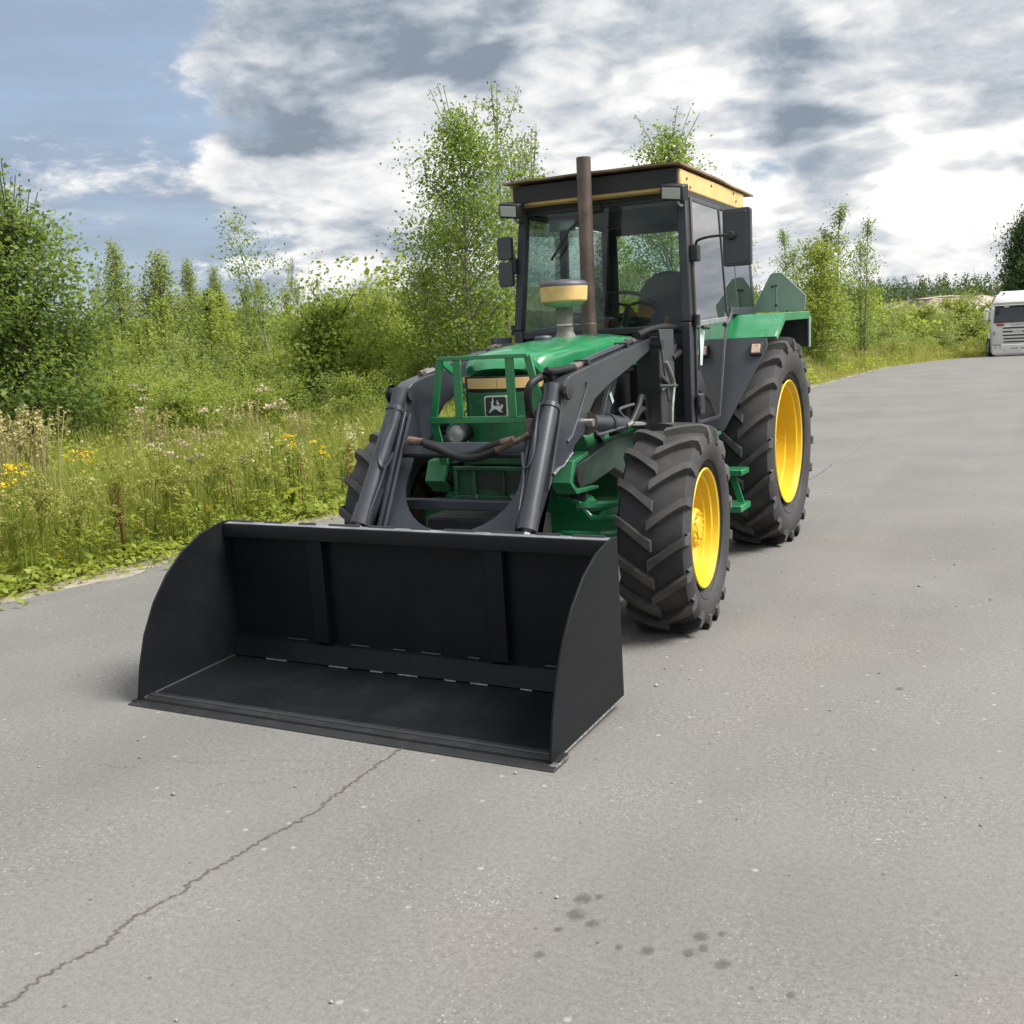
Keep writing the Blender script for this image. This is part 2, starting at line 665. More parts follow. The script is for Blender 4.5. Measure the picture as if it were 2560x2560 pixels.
def build_ground():
    # one sheet to the horizon, finer close by
    def axis(fine0, fine1, step, far):
        a = list(np.arange(fine0, fine1 + 1e-6, step))
        g, x = step, fine1
        while x < far:
            g *= 1.25
            x += g
            a.append(x)
        g, x = step, fine0
        while x > -far:
            g *= 1.25
            x -= g
            a.insert(0, x)
        return a
    xs = axis(-30, 12, 0.6, 1800)
    ys = axis(-12, 66, 0.6, 1800)
    vs_ = [(x, y, terrain_z(x, y)) for y in ys for x in xs]
    n = len(xs)
    q = [(j * n + i, j * n + i + 1, (j + 1) * n + i + 1, (j + 1) * n + i) for j in range(len(ys) - 1) for i in range(n - 1)]
    me = np_mesh('ground', np.array(vs_), np.array(q))
    me.materials.append(soil_mat())
    me.polygons.foreach_set('use_smooth', [True] * len(me.polygons))
    o = bpy.data.objects.new('ground', me)
    COL.objects.link(o)
    tag(o, 'weedy meadow ground along the road', kind='structure')
    # road sheet with a ragged edge
    ya = list(np.arange(-14, 40, 0.12)) + list(np.arange(40, 92, 0.5))
    v, f = [], []
    for y in ya:
        s = road_shift(y)
        xs_ = [ROAD_L + s + edge_wobble(y), ROAD_L + s + 0.5, SEAM - 1.5 + s, SEAM + s, SEAM + 1.5 + s, ROAD_R + s - 0.5, ROAD_R + s + edge_wobble(y, 2.0)]
        v += [(x, y, 0.0) for x in xs_]
    for j in range(len(ya) - 1):
        for i in range(6):
            f.append((j * 7 + i, j * 7 + i + 1, j * 7 + i + 8, j * 7 + i + 7))
    me = np_mesh('road', np.array(v), np.array(f))
    me.materials.append(asphalt_mat())
    road = bpy.data.objects.new('road', me)
    COL.objects.link(road)
    tag(road, 'worn grey asphalt road with pale stone chips', kind='structure')
    # sandy shoulder strip under the road edge
    sand = mat('shoulder_sand', (0.25, 0.22, 0.18), 0.95, var=0.25, scale=6, bump=0.8, bscale=45, dirt=0.6, dirtcol=(0.13, 0.13, 0.06))
    for side, base, k in ((-1, ROAD_L, 0.0), (1, ROAD_R, 2.0)):
        v, f = [], []
        for y in ya:
            s = road_shift(y)
            e = base + s + edge_wobble(y, k)
            w = 0.32 + 0.14 * math.sin(y * 0.9 + 1) + 0.10 * math.sin(y * 3.1)
            v += [(e - side * 0.2, y, -0.012), (e + side * w, y, -0.016)]
        for j in range(len(ya) - 1):
            f.append((2 * j, 2 * j + 1, 2 * j + 3, 2 * j + 2))
        me = np_mesh('road_shoulder', np.array(v), np.array(f))
        me.materials.append(sand)
        o = bpy.data.objects.new('road_shoulder', me)
        COL.objects.link(o)
        tag(o, 'pale sandy strip at the %s road edge' % ('grassy left' if side < 0 else 'right'), kind='structure')
    # cracks: shallow ragged strips following their course on the road
    z7 = lambda x, y: (x / 1.509, 1700 + y / 1.509)
    rng = random.Random(5)
    crackm = bpy.data.materials.new('crack_fill')
    crackm.use_nodes = True
    t = NT(crackm.node_tree)
    out = t.n('ShaderNodeOutputMaterial')
    b = t.n('ShaderNodeBsdfPrincipled')
    b.inputs['Roughness'].default_value = 0.95
    tc = t.n('ShaderNodeTexCoord')
    at = t.n('ShaderNodeAttribute')
    at.attribute_name = 'wet'
    n1 = t.noise(tc.outputs['Object'], 75.0, 5, 0.7)
    t.set(b.inputs['Base Color'], t.mix(t.smooth(n1, 0.35, 0.65), (0.045, 0.038, 0.030), (0.115, 0.095, 0.070)))
    f_ = t.math('ADD', at.outputs['Fac'], t.math('MULTIPLY', t.math('SUBTRACT', n1, 0.5), 2.2))
    f_ = t.smooth(f_, 0.30, 0.85, 0.0, 0.75)
    tr = t.n('ShaderNodeBsdfTransparent')
    mx = t.n('ShaderNodeMixShader')
    t.set(mx.inputs[0], f_)
    t.t.links.new(tr.outputs[0], mx.inputs[1])
    t.t.links.new(b.outputs[0], mx.inputs[2])
    t.t.links.new(mx.outputs[0], out.inputs[0])

    def crack(name, pts, w0, parent, core=1.0):
        c = curve_pts([(*p[:2], 0) for p in pts], 10)
        v, f = [], []
        for i, p in enumerate(c):
            d = (c[min(i + 1, len(c) - 1)] - c[max(i - 1, 0)]).normalized()
            s = Vector((-d.y, d.x, 0))
            taper = min(1.0, i / 4.0 + 0.2, (len(c) - 1 - i) / 4.0 + 0.2)
            jx = s * rng.uniform(-0.55, 0.55) * w0
            a = p + jx + s * w0 * taper * rng.uniform(0.5, 1.1)
            b_ = p + jx - s * w0 * taper * rng.uniform(0.5, 1.1)
            m_ = p + jx
            v += [(a.x, a.y, 0.0035), (m_.x, m_.y, 0.0035), (b_.x, b_.y, 0.0035)]
        for i in range(len(c) - 1):
            f.append((3 * i, 3 * i + 1, 3 * i + 4, 3 * i + 3))
            f.append((3 * i + 1, 3 * i + 2, 3 * i + 5, 3 * i + 4))
        me_ = np_mesh(name, np.array(v), np.array(f))
        wa_ = me_.attributes.new('wet', 'FLOAT', 'POINT')
        wa_.data.foreach_set('value', [0.0, core, 0.0] * (len(v) // 3))
        me_.materials.append(crackm)
        o_ = bpy.data.objects.new(name, me_)
        COL.objects.link(o_)
        o_.parent = parent
        return o_
    seam = [(-60, 1290), (0, 1245), (110, 1160), (250, 1070), (400, 1000), (450, 940), (540, 880), (690, 800), (720, 765), (850, 690), (960, 625), (1080, 560), (1200, 495), (1230, 460), (1290, 420), (1380, 350), (1470, 290)]
    P3 = [onz(z7(*p)) for p in seam]
    P3 += [Vector((SEAM + 0.03 * math.sin(y * 2.1), y, 0)) for y in np.arange(-1.9, 8, 0.4)]
    crack('centre_crack', P3, 0.017, road, 0.85)
    crack('centre_crack', [Vector((SEAM + road_shift(y) + 0.05 * math.sin(y * 0.9), y, 0)) for y in np.arange(8, 62, 1.0)], 0.03, road, 0.42)
    for pts in ([(360, 318), (400, 322), (440, 330), (490, 328), (550, 332)], [(560, 285), (620, 296), (700, 310), (820, 314), (940, 305), (1060, 303), (1190, 305)],
                [(740, 402), (830, 395), (890, 385), (980, 390), (1060, 365)], [(1080, 352), (1180, 345), (1290, 336), (1380, 330)], [(0, 330), (70, 305), (130, 300)]):
        crack('hairline_crack', [onz(z7(*p)) for p in pts], 0.008, road, 0.55)
    # damp stains
    z8 = lambda x, y: (1280 + x / 1.509, 1700 + y / 1.509)
    stm = bpy.data.materials.new('damp_stain')
    stm.use_nodes = True
    t = NT(stm.node_tree)
    out = t.n('ShaderNodeOutputMaterial')
    b = t.n('ShaderNodeBsdfPrincipled')
    b.inputs['Base Color'].default_value = (0.05, 0.048, 0.036, 1)
    b.inputs['Roughness'].default_value = 0.7
    at = t.n('ShaderNodeAttribute')
    at.attribute_name = 'wet'
    tc = t.n('ShaderNodeTexCoord')
    f_ = t.math('ADD', at.outputs['Fac'], t.math('MULTIPLY', t.math('SUBTRACT', t.noise(tc.outputs['Object'], 45.0, 5, 0.65), 0.5), 1.3))
    f_ = t.smooth(f_, 0.15, 1.0, 0.0, 0.36)
    tr = t.n('ShaderNodeBsdfTransparent')
    mx = t.n('ShaderNodeMixShader')
    t.set(mx.inputs[0], f_)
    t.t.links.new(tr.outputs[0], mx.inputs[1])
    t.t.links.new(b.outputs[0], mx.inputs[2])
    t.t.links.new(mx.outputs[0], out.inputs[0])
    for (x, y, a) in ((268, 828, 40), (328, 820, 22), (243, 886, 46), (305, 920, 30), (105, 1038, 26), (178, 943, 20), (508, 1022, 32), (712, 970, 34), (790, 962, 20), (722, 1014, 26), (668, 1033, 28), (797, 1075, 36), (405, 1010, 20), (905, 1165, 14), (1050, 1190, 24), (1462, 35, 20)):
        c = onz(z8(x, y))
        e = onz(z8(x + a, y))
        r = (e - c).length * 1.25
        n = 20
        v = [(c.x, c.y, 0.003)]
        for k in (0.55, 1.0):
            for i in range(n):
                th = 2 * math.pi * i / n
                v.append((c.x + k * r * math.cos(th), c.y + k * r * math.sin(th) * 1.2, 0.003))
        tr_ = [(0, 1 + i, 1 + (i + 1) % n) for i in range(n)]
        q_ = [(1 + i, 1 + n + i, 1 + n + (i + 1) % n, 1 + (i + 1) % n) for i in range(n)]
        me = np_mesh('stain', np.array(v), np.array(q_), None, np.array(tr_))
        wa = me.attributes.new('wet', 'FLOAT', 'POINT')
        wa.data.foreach_set('value', [1.0] + [0.62] * n + [0.0] * n)
        me.materials.append(stm)
        o = bpy.data.objects.new('stain', me)
        COL.objects.link(o)
        o.parent = road
    # loose grit on the road
    gr = np.random.default_rng(3)
    N = 700
    gx = np.concatenate([gr.uniform(-3.5, 4.0, 450), gr.normal(-3.55, 0.18, 250)])
    gy = np.concatenate([gr.uniform(-5.2, 12, 450), gr.uniform(-3, 18, 250)])
    sz = gr.uniform(0.003, 0.010, N) * np.where(gr.random(N) < 0.08, 1.7, 1.0)
    tet = np.array([[1, 0, -.3], [-.6, .8, -.3], [-.5, -.8, -.3], [0.1, 0.1, 0.7]])
    V = (tet[None] * sz[:, None, None]) + np.stack([gx, gy, sz * 0.3 + 0.001], 1)[:, None]
    F = np.array([[0, 1, 3], [1, 2, 3], [2, 0, 3], [0, 2, 1]])
    me = np_mesh('grit', V.reshape(-1, 3), None, tris=(F[None] + 4 * np.arange(N)[:, None, None]).reshape(-1, 3))
    me.materials.append(mat('grit_stone', (0.22, 0.21, 0.19), 0.9, var=0.5, scale=9))
    o = bpy.data.objects.new('road_grit', me)
    COL.objects.link(o)
    tag(o, 'loose grit scattered over the asphalt', 'grit', kind='stuff')


build_ground()

# ------------------------------------------------------------------ tractor (front axle over the origin, facing -Y, its left side at +X)
GREEN = mat('green_paint', (0.014, 0.175, 0.064), 0.28, var=0.10, scale=3, coat=0.4, dirt=0.30, dirtcol=(0.10, 0.20, 0.13), bump=0.03, bscale=25)
GREEN_OLD = mat('green_paint_old', (0.016, 0.145, 0.056), 0.50, var=0.25, scale=6, dirt=0.45, dirtcol=(0.07, 0.065, 0.045), bump=0.1, bscale=40)
FADED = mat('faded_green', (0.19, 0.26, 0.23), 0.6, var=0.12, scale=3, dirt=0.2, dirtcol=(0.21, 0.26, 0.24))
YELLOW = mat('yellow_paint', (0.60, 0.385, 0.006), 0.5, var=0.06, scale=5, dirt=0.25, dirtcol=(0.36, 0.26, 0.06))
BLACK = mat('loader_black', (0.030, 0.035, 0.044), 0.34, var=0.15, scale=5, bump=0.05, bscale=60, dirt=0.12, dirtcol=(0.07, 0.07, 0.07))
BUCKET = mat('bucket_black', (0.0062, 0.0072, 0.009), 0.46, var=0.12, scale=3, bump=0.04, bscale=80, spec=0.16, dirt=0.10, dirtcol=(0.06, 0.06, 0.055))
DARK = mat('dark_steel', (0.018, 0.019, 0.021), 0.55, var=0.2, scale=6)
GREYPAINT = mat('fender_black', (0.036, 0.042, 0.052), 0.55, var=0.10, scale=3, bump=0.03, bscale=50)
RUBBER = mat('tyre_rubber', (0.030, 0.030, 0.031), 0.72, var=0.22, scale=5, bump=0.25, bscale=50, spec=0.35, dirt=0.5, dirtcol=(0.065, 0.063, 0.059))
LUG = mat('tyre_lug_dusty_lit', (0.050, 0.050, 0.049), 0.75, var=0.22, scale=7, bump=0.25, bscale=60, spec=0.35, dirt=0.5, dirtcol=(0.11, 0.105, 0.095))  # dusty rubber, its colour also lightened for the light the lugs catch
HOSE = mat('hose_rubber', (0.010, 0.0105, 0.012), 0.55, spec=0.3, bump=0.1, bscale=120)
STEEL = mat('bare_steel', (0.52, 0.51, 0.49), 0.34, metal=1.0, var=0.2, scale=20)
WELD = mat('weld_bead', (0.17, 0.17, 0.17), 0.45, metal=0.6, var=0.35, scale=60, bump=0.8, bscale=160)
RUST = mat('rusty_fitting', (0.13, 0.092, 0.072), 0.7, metal=0.3, var=0.4, scale=25, bump=0.3, bscale=90)
PIPE_BROWN = mat('exhaust_brown', (0.105, 0.078, 0.066), 0.55, metal=0.35, var=0.3, scale=6, bump=0.1, bscale=40)
CREAM = mat('cream_paint', (0.62, 0.42, 0.17), 0.55, var=0.08, scale=5, dirt=0.5, dirtcol=(0.16, 0.11, 0.05))
CREAM_STRIP = mat('cream_strip', (0.66, 0.45, 0.19), 0.5, var=0.05, scale=5)
ROOFB = mat('weathered_roof_sheet', (0.25, 0.165, 0.095), 0.75, col2=(0.15, 0.10, 0.07), scale=4, bump=0.3, bscale=30)
GREYPL = mat('grey_plastic', (0.05, 0.053, 0.065), 0.5, var=0.1, scale=5)
MIRROR_BACK = mat('mirror_shell', (0.042, 0.047, 0.060), 0.42, var=0.1, scale=4)
SEATM = mat('seat_vinyl', (0.020, 0.022, 0.026), 0.55, bump=0.2, bscale=60)
LENS = mat('lamp_lens', (0.40, 0.42, 0.42), 0.12, bump=0.5, bscale=120, coat=0.6)
CHROME = mat('chrome', (0.75, 0.75, 0.74), 0.12, metal=1.0)
SILVER = mat('emblem_silver', (0.55, 0.57, 0.56), 0.4, metal=0.2)
EMBLK = mat('emblem_black', (0.010, 0.012, 0.013), 0.35)
AMBER = mat('indicator_lens', (0.55, 0.26, 0.14), 0.25, col2=(0.62, 0.55, 0.48), scale=30, coat=0.5)
ORANGE = mat('orange_lever', (0.45, 0.10, 0.03), 0.5)
REDRING = mat('red_oxide', (0.34, 0.12, 0.08), 0.7, var=0.2)
STICKER = mat('pale_sticker', (0.42, 0.50, 0.50), 0.5, var=0.15, scale=20)
MIRROR_GLASS = mat('mirror_glass', (0.55, 0.6, 0.62), 0.05, metal=1.0)
GLASS = glass_mat('cab_glass', (0.86, 0.93, 0.91), 0.012, 0.012)
GLASS_SIDE = glass_mat('cab_glass_side', (0.88, 0.94, 0.92), 0.46, 0.02)

tractor = empty('tractor')
tag(tractor, 'green farm tractor with yellow rims and black front loader parked on the road', 'tractor')
T = tractor


def rotz(v, a):
    c, s = math.cos(a), math.sin(a)
    return Vector((v[0] * c - v[1] * s, v[0] * s + v[1] * c, v[2]))


# ---- wheels -----------------------------------------------------------------
def tyre_mesh(Ro, W, Rrim, nlug, lug_h, lug_w, lean, side):
    """tyre around the X axis, centred; side=+1: outer face towards +X"""
    b = MB()
    Rc = Ro - lug_h
    h = W / 2
    prof = [(-h * 0.62, Rrim - 0.01), (-h * 0.70, Rrim + 0.012), (-h * 0.93, Rrim + (Rc - Rrim) * 0.30), (-h * 1.0, Rrim + (Rc - Rrim) * 0.55), (-h * 0.97, Rrim + (Rc - Rrim) * 0.78), (-h * 0.86, Rrim + (Rc - Rrim) * 0.92),
            (-h * 0.60, Rc - 0.006), (-h * 0.2, Rc), (h * 0.2, Rc), (h * 0.60, Rc - 0.006), (h * 0.86, Rrim + (Rc - Rrim) * 0.92), (h * 0.97, Rrim + (Rc - Rrim) * 0.78), (h * 1.0, Rrim + (Rc - Rrim) * 0.55), (h * 0.93, Rrim + (Rc - Rrim) * 0.30), (h * 0.70, Rrim + 0.012), (h * 0.62, Rrim - 0.01)]
    b.lathe(prof, (0, 0, 0), 'x', 72, cap=False)
    # bead ring line on the sidewall
    for s in (-1, 1):
        b.lathe([(s * h * 0.86, Rrim + (Rc - Rrim) * 0.20), (s * h * 0.90, Rrim + (Rc - Rrim) * 0.22), (s * h * 0.92, Rrim + (Rc - Rrim) * 0.26), (s * h * 0.86, Rrim + (Rc - Rrim) * 0.27)], (0, 0, 0), 'x', 72, cap=False)
    # lugs: run from just past the middle to the shoulder, then down the sidewall
    rows = [(-0.06, Ro, 0.0), (0.25, Ro, 0.30), (0.55, Ro - 0.003, 0.62), (0.82, Ro - 0.008, 0.86), (0.97, Ro - 0.022, 0.97), (1.025, Ro - 0.055, 1.0), (1.03, Ro - 0.105, 1.02)]
    for s in (-1, 1):
        for k in range(nlug):
            f0 = 2 * math.pi * (k + (0.5 if s > 0 else 0.0)) / nlug
            v = []
            for i, (u, r, a) in enumerate(rows):
                x = s * u * h
                ang = f0 + lean * a
                wl = lug_w * (1.15 if i == 0 else (0.95 if i < 5 else 1.25)) / 2
                if i < 5:
                    rb = Rc - 0.03
                    xb, xt = x, x
                else:
                    rb = r - 0.012
                    xb, xt = x * 0.90, x
                for (dw, rad, xx) in ((-wl * 1.25, rb, xb), (-wl, r, xt), (wl, r, xt), (wl * 1.25, rb, xb)):
                    an = ang + dw / Ro
                    v.append((xx, -rad * math.cos(an), rad * math.sin(an)))
            f = []
            m = len(rows)
            for i in range(m - 1):
                for j in range(3):
                    a_ = i * 4 + j
                    f.append((a_, a_ + 1, a_ + 5, a_ + 4))
            f.append((0, 1, 2, 3))
            f.append(tuple(reversed(((m - 1) * 4, (m - 1) * 4 + 1, (m - 1) * 4 + 2, (m - 1) * 4 + 3))))
            b.add(v, f)
    return b


def wheel(name, cx, y, z, Ro, W, Rrim, face, nlug, lug_h, lug_w, lean, side, steer, disc_depth, hub_r, hub_out, nbolt, label):
    """face: distance of the rim's outer edge from the tyre middle plane"""
    w = empty(name, (cx, y, z), steer)
    w.parent = T
    w['label'] = label
    tm = tyre_mesh(Ro, W, Rrim, nlug, lug_h, lug_w, lean, side)
    ty = tm.build('tyre', RUBBER, w, ang=40)
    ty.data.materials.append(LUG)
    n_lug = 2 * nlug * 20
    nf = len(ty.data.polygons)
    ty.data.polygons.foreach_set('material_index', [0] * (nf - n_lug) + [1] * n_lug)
    s = side
    rim = MB()
    prof = [(face, Rrim), (face + 0.006, Rrim - 0.006), (face, Rrim - 0.016), (face - 0.030, Rrim - 0.026), (face - 0.034, Rrim - 0.050), (face - disc_depth * 0.55, Rrim - 0.056), (face - disc_depth * 0.60, Rrim - 0.072), (face - disc_depth * 0.85, Rrim - 0.076), (face - disc_depth, Rrim - 0.085),
            (face - disc_depth - 0.006, Rrim * 0.60), (face - disc_depth + 0.016, hub_r * 1.35), (face - disc_depth + 0.016, 0.0)]
    rim.lathe([(s * o, r) for o, r in prof], (0, 0, 0), 'x', 64, cap=False)
    inner = [(-s * face, Rrim), (-s * (face - 0.03), Rrim - 0.03), (-s * (face - 0.06), Rrim - 0.06), (s * (face - disc_depth - 0.02), Rrim - 0.06), (s * (face - disc_depth - 0.02), 0.02)]
    rim.build('rim', YELLOW, w, ang=32)
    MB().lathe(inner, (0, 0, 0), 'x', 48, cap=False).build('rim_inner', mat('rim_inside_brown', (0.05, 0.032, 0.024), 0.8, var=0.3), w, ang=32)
    hub = MB()
    o0, o1 = face - disc_depth, face - hub_out
    hub.lathe([(s * o0, hub_r), (s * (o1 - 0.012), hub_r * 0.97), (s * o1, hub_r * 0.90), (s * o1, hub_r * 0.55), (s * (o1 + 0.012), hub_r * 0.5), (s * (o1 + 0.012), 0.0)], (0, 0, 0), 'x', 40, cap=False)
    hub.build('hub', YELLOW, w, ang=30)
    for i in range(nbolt):
        t = 2 * math.pi * i / nbolt
        MB().lathe([(s * (o1 - 0.004), 0.0095), (s * (o1 + 0.010), 0.0095), (s * (o1 + 0.010), 0.0)], (0, hub_r * 0.76 * math.cos(t), hub_r * 0.76 * math.sin(t)), 'x', 6, cap=False).build('hub_bolt', YELLOW, w)
    for i in range(8):
        t = 2 * math.pi * (i + 0.3) / 8
        q = MB().lathe([(s * o0, 0.016), (s * (o0 + 0.022), 0.016), (s * (o0 + 0.022), 0.0)], (0, Rrim * 0.66 * math.cos(t), Rrim * 0.66 * math.sin(t)), 'x', 6, cap=False)
        q.build('wheel_nut', YELLOW, w)
    return w


STEER = 0.0545
for sd, lab in ((1, 'front wheel with yellow rim on the side facing the camera'), (-1, 'front wheel half hidden behind the loader arm')):
    wheel('front_wheel', sd * 0.858, 0.0, 0.5462, 0.5803, 0.385, 0.332, 0.158, 17, 0.036, 0.047, 0.245, sd, STEER, 0.115, 0.112, 0.040, 14, lab)
    wheel('rear_wheel', sd * 0.735, 2.6098, 0.7637, 0.7976, 0.425, 0.4697, 0.178, 20, 0.040, 0.052, 0.235, sd, 0.0, 0.20, 0.14, 0.13, 10, 'large rear wheel with deep yellow rim' if sd > 0 else 'large rear wheel on the far side')

# ---- hood --------------------------------------------------------------------
def hood():
    st = [  # y, half width, top z, shoulder drop, side bottom z
        (-0.435, 0.205, 1.455, 0.030, 1.425), (-0.40, 0.228, 1.487, 0.035, 1.425), (-0.33, 0.242, 1.525, 0.045, 1.425), (-0.20, 0.250, 1.553, 0.05, 1.425), (0.05, 0.256, 1.580, 0.055, 1.425), (0.40, 0.264, 1.602, 0.06, 1.425), (0.75, 0.272, 1.612, 0.06, 1.425), (1.03, 0.278, 1.615, 0.06, 1.425)]
    b = MB()
    rows = []
    for i, (y, w, zt, dr, zb) in enumerate(st):
        row = []
        prof = [(-1.0, None), (-1.0, 1.0), (-0.965, 0.45), (-0.88, 0.12), (-0.70, 0.0), (-0.35, -0.22), (0, -0.30), (0.35, -0.22), (0.70, 0.0), (0.88, 0.12), (0.965, 0.45), (1.0, 1.0), (1.0, None)]
        for u, k in prof:
            z = zb if k is None else max(zb + 0.002, zt - dr * k * 1.15 - 0.0)
            yy = y + (0.10 * (abs(u) ** 2.2) if i == 0 else (0.05 * abs(u) ** 2.2 if i == 1 else 0.0))
            row.append((u * w, yy, z))
        rows.append(row)
    n = len(rows[0])
    b.v = [p for r_ in rows for p in r_]
    for i in range(len(rows) - 1):
        for j in range(n - 1):
            b.f.append((i * n + j, i * n + j + 1, (i + 1) * n + j + 1, (i + 1) * n + j))
    b.f.append(tuple(range(n)))
    b.f.append(tuple((len(rows) - 1) * n + j for j in reversed(range(n))))
    return b.build('hood', GREEN, T, ang=50)


def bowed(name, m, w, y0, z0, z1, th=0.012, depth=0.10, x0=None, x1=None, parent=T, n=12):
    """front panel that bows forward at the middle"""
    x0 = -w if x0 is None else x0
    x1 = w if x1 is None else x1
    b = MB()
    for i in range(n + 1):
        x = x0 + (x1 - x0) * i / n
        y = y0 + depth * abs(x / w) ** 2.2
        b.v += [(x, y, z0), (x, y, z1), (x, y + th, z1), (x, y + th, z0)]
    for i in range(n):
        k = i * 4
        for a, c in ((0, 1), (1, 2), (2, 3), (3, 0)):
            b.f.append((k + a, k + c, k + 4 + c, k + 4 + a))
    b.f += [(0, 1, 2, 3), (n * 4 + 3, n * 4 + 2, n * 4 + 1, n * 4)]
    return b.build(name, m, parent, ang=40)


hd = hood()
bowed('hood_underside', DARK, 0.225, -0.418, 1.414, 1.4245, 0.02)
bowed('cream_strip', CREAM_STRIP, 0.232, -0.437, 1.357, 1.413, 0.02, x0=-0.231, x1=0.0035)
bowed('cream_strip', CREAM_STRIP, 0.232, -0.437, 1.357, 1.413, 0.02, x0=0.0075, x1=0.231)
bowed('dark_slot', DARK, 0.228, -0.425, 1.337, 1.356, 0.02)
grille = bowed('grille_panel', GREEN_OLD, 0.232, -0.436, 1.00, 1.336, 0.02)
MB().box((0, -0.26, 1.21), (0.40, 0.06, 0.40)).build('radiator', DARK, T)
# hood sides: cream stripe, dark screens, green frame below
for s in (-1, 1):
    MB().box((s * 0.2585, 0.34, 1.405), (0.012, 1.34, 0.034)).build('side_stripe', CREAM_STRIP if s < 0 else DARK, T)
    sc = MB().box((s * 0.247, 0.32, 1.22), (0.02, 1.25, 0.335)).build('side_screen', DARK, T)
    MB().box((s * 0.262, -0.235, 1.19), (0.022, 0.11, 0.40)).build('side_frame', GREEN_OLD, T, bevel=0.003)
    MB().box((s * 0.262, 0.10, 1.15), (0.018, 0.05, 0.36)).build('side_frame', GREEN_OLD, T, bevel=0.003)
# pale marks on the dark stripe, seen through the loader arm
for i, (wd, dy) in enumerate(((0.014, 0.0), (0.010, 0.03), (0.018, 0.06), (0.008, 0.095), (0.008, 0.12), (0.008, 0.145))):
    MB().box((0.2665, 0.47 + dy, 1.405), (0.003, wd, 0.028)).build('stripe_mark', CREAM_STRIP, T)
MB().box((0.268, 0.18, 1.24), (0.004, 0.055, 0.10)).build('sticker', STICKER, T)
# emblem: rounded plate, silver border, leaping stag
em = MB()
ec = Vector((0.001, -0.443, 1.262))


def rrect(w, h, r, n=5):
    out = []
    for cx, cz, a0 in ((w - r, h - r, 0), (-(w - r), h - r, 90), (-(w - r), -(h - r), 180), (w - r, -(h - r), 270)):
        for i in range(n + 1):
            a = R(a0 + 90 * i / n)
            out.append((cx + r * math.cos(a), cz + r * math.sin(a)))
    return out


em.plate([(ec.x + x, ec.y, ec.z + z) for x, z in rrect(0.070, 0.058, 0.014)], (0, -1, 0), 0.008)
emb = em.build('emblem', SILVER, T)
MB().plate([(ec.x + x, ec.y - 0.0085, ec.z + z) for x, z in rrect(0.062, 0.050, 0.011)], (0, -1, 0), 0.002).build('emblem_field', EMBLK, emb)
stag = [(0.60, 0.20), (0.72, 0.08), (0.95, 0.05), (0.80, 0.17), (0.90, 0.30), (0.97, 0.47), (0.88, 0.55), (0.80, 0.42), (0.62, 0.46), (0.42, 0.44), (0.34, 0.52), (0.34, 0.66), (0.40, 0.72), (0.34, 0.77), (0.27, 0.73), (0.19, 0.66), (0.24, 0.62), (0.22, 0.46), (0.24, 0.34), (0.14, 0.20), (0.06, 0.02), (0.14, 0.04), (0.30, 0.20), (0.46, 0.27)]
sv = [(ec.x + (u - 0.5) * 0.098, ec.y - 0.0108, ec.z + (v - 0.42) * 0.088) for u, v in stag]
MB().plate(sv, (0, -1, 0), 0.0015).build('emblem_stag', SILVER, emb, smooth=False)
for pts in (((0.62, 0.46), (0.58, 0.66), (0.63, 0.80)), ((0.58, 0.62), (0.68, 0.62), (0.72, 0.50)), ((0.33, 0.76), (0.30, 0.86), (0.36, 0.92))):
    MB().tube([(ec.x + (u - 0.5) * 0.098, ec.y - 0.0115, ec.z + (v - 0.42) * 0.088) for u, v in pts], 0.0026, 6).build('emblem_antler', SILVER, emb)
# headlights under the guard bar
for s in (-1, 1):
    hb = MB().lathe([(-0.455, 0.0), (-0.455, 0.062), (-0.42, 0.066), (-0.36, 0.05), (-0.33, 0.0)], (s * 0.25, 0, 1.118), 'y', 28, cap=False).build('headlight', DARK, T)
    MB().lathe([(-0.458, 0.064), (-0.470, 0.061), (-0.470, 0.054), (-0.458, 0.052)], (s * 0.25, 0, 1.118), 'y', 28, cap=False).build('headlight_ring', CHROME, hb)
    MB().lathe([(-0.4565, 0.0535), (-0.466, 0.045), (-0.472, 0.025), (-0.474, 0.0)], (s * 0.25, 0, 1.118), 'y', 28, cap=False).build('headlight_lens', LENS, hb)
# grille guard
gd = MB().bar((-0.268, -0.574, 1.530), (0.268, -0.574, 1.530), 0.034, 0.022, (0, 0, 1)).build('grille_guard', GREEN, T, bevel=0.003)
for s in (-1, 1):
    MB().bar((s * 0.262, -0.574, 1.528), (s * 0.335, -0.556, 1.19), 0.040, 0.016, (0, 1, 0.1)).build('guard_upright', GREEN, gd, bevel=0.002)
    MB().bar((s * 0.335, -0.556, 1.20), (s * 0.300, -0.52, 0.95), 0.048, 0.014, (0, 1, 0.1)).build('guard_leg', GREEN, gd, bevel=0.002)
    MB().bar((s * 0.157, -0.578, 1.524), (s * 0.160, -0.570, 1.21), 0.046, 0.018, (0, 1, 0)).build('guard_upright', GREEN, gd, bevel=0.002)
    MB().bar((s * 0.262, -0.574, 1.522), (s * 0.262, -0.40, 1.44), 0.012, 0.035, (0, 0.4, 1)).build('guard_stay', GREEN, gd, bevel=0.002)
MB().box((0, -0.562, 1.199), (0.69, 0.030, 0.036)).build('guard_bar', GREEN, gd, bevel=0.003)
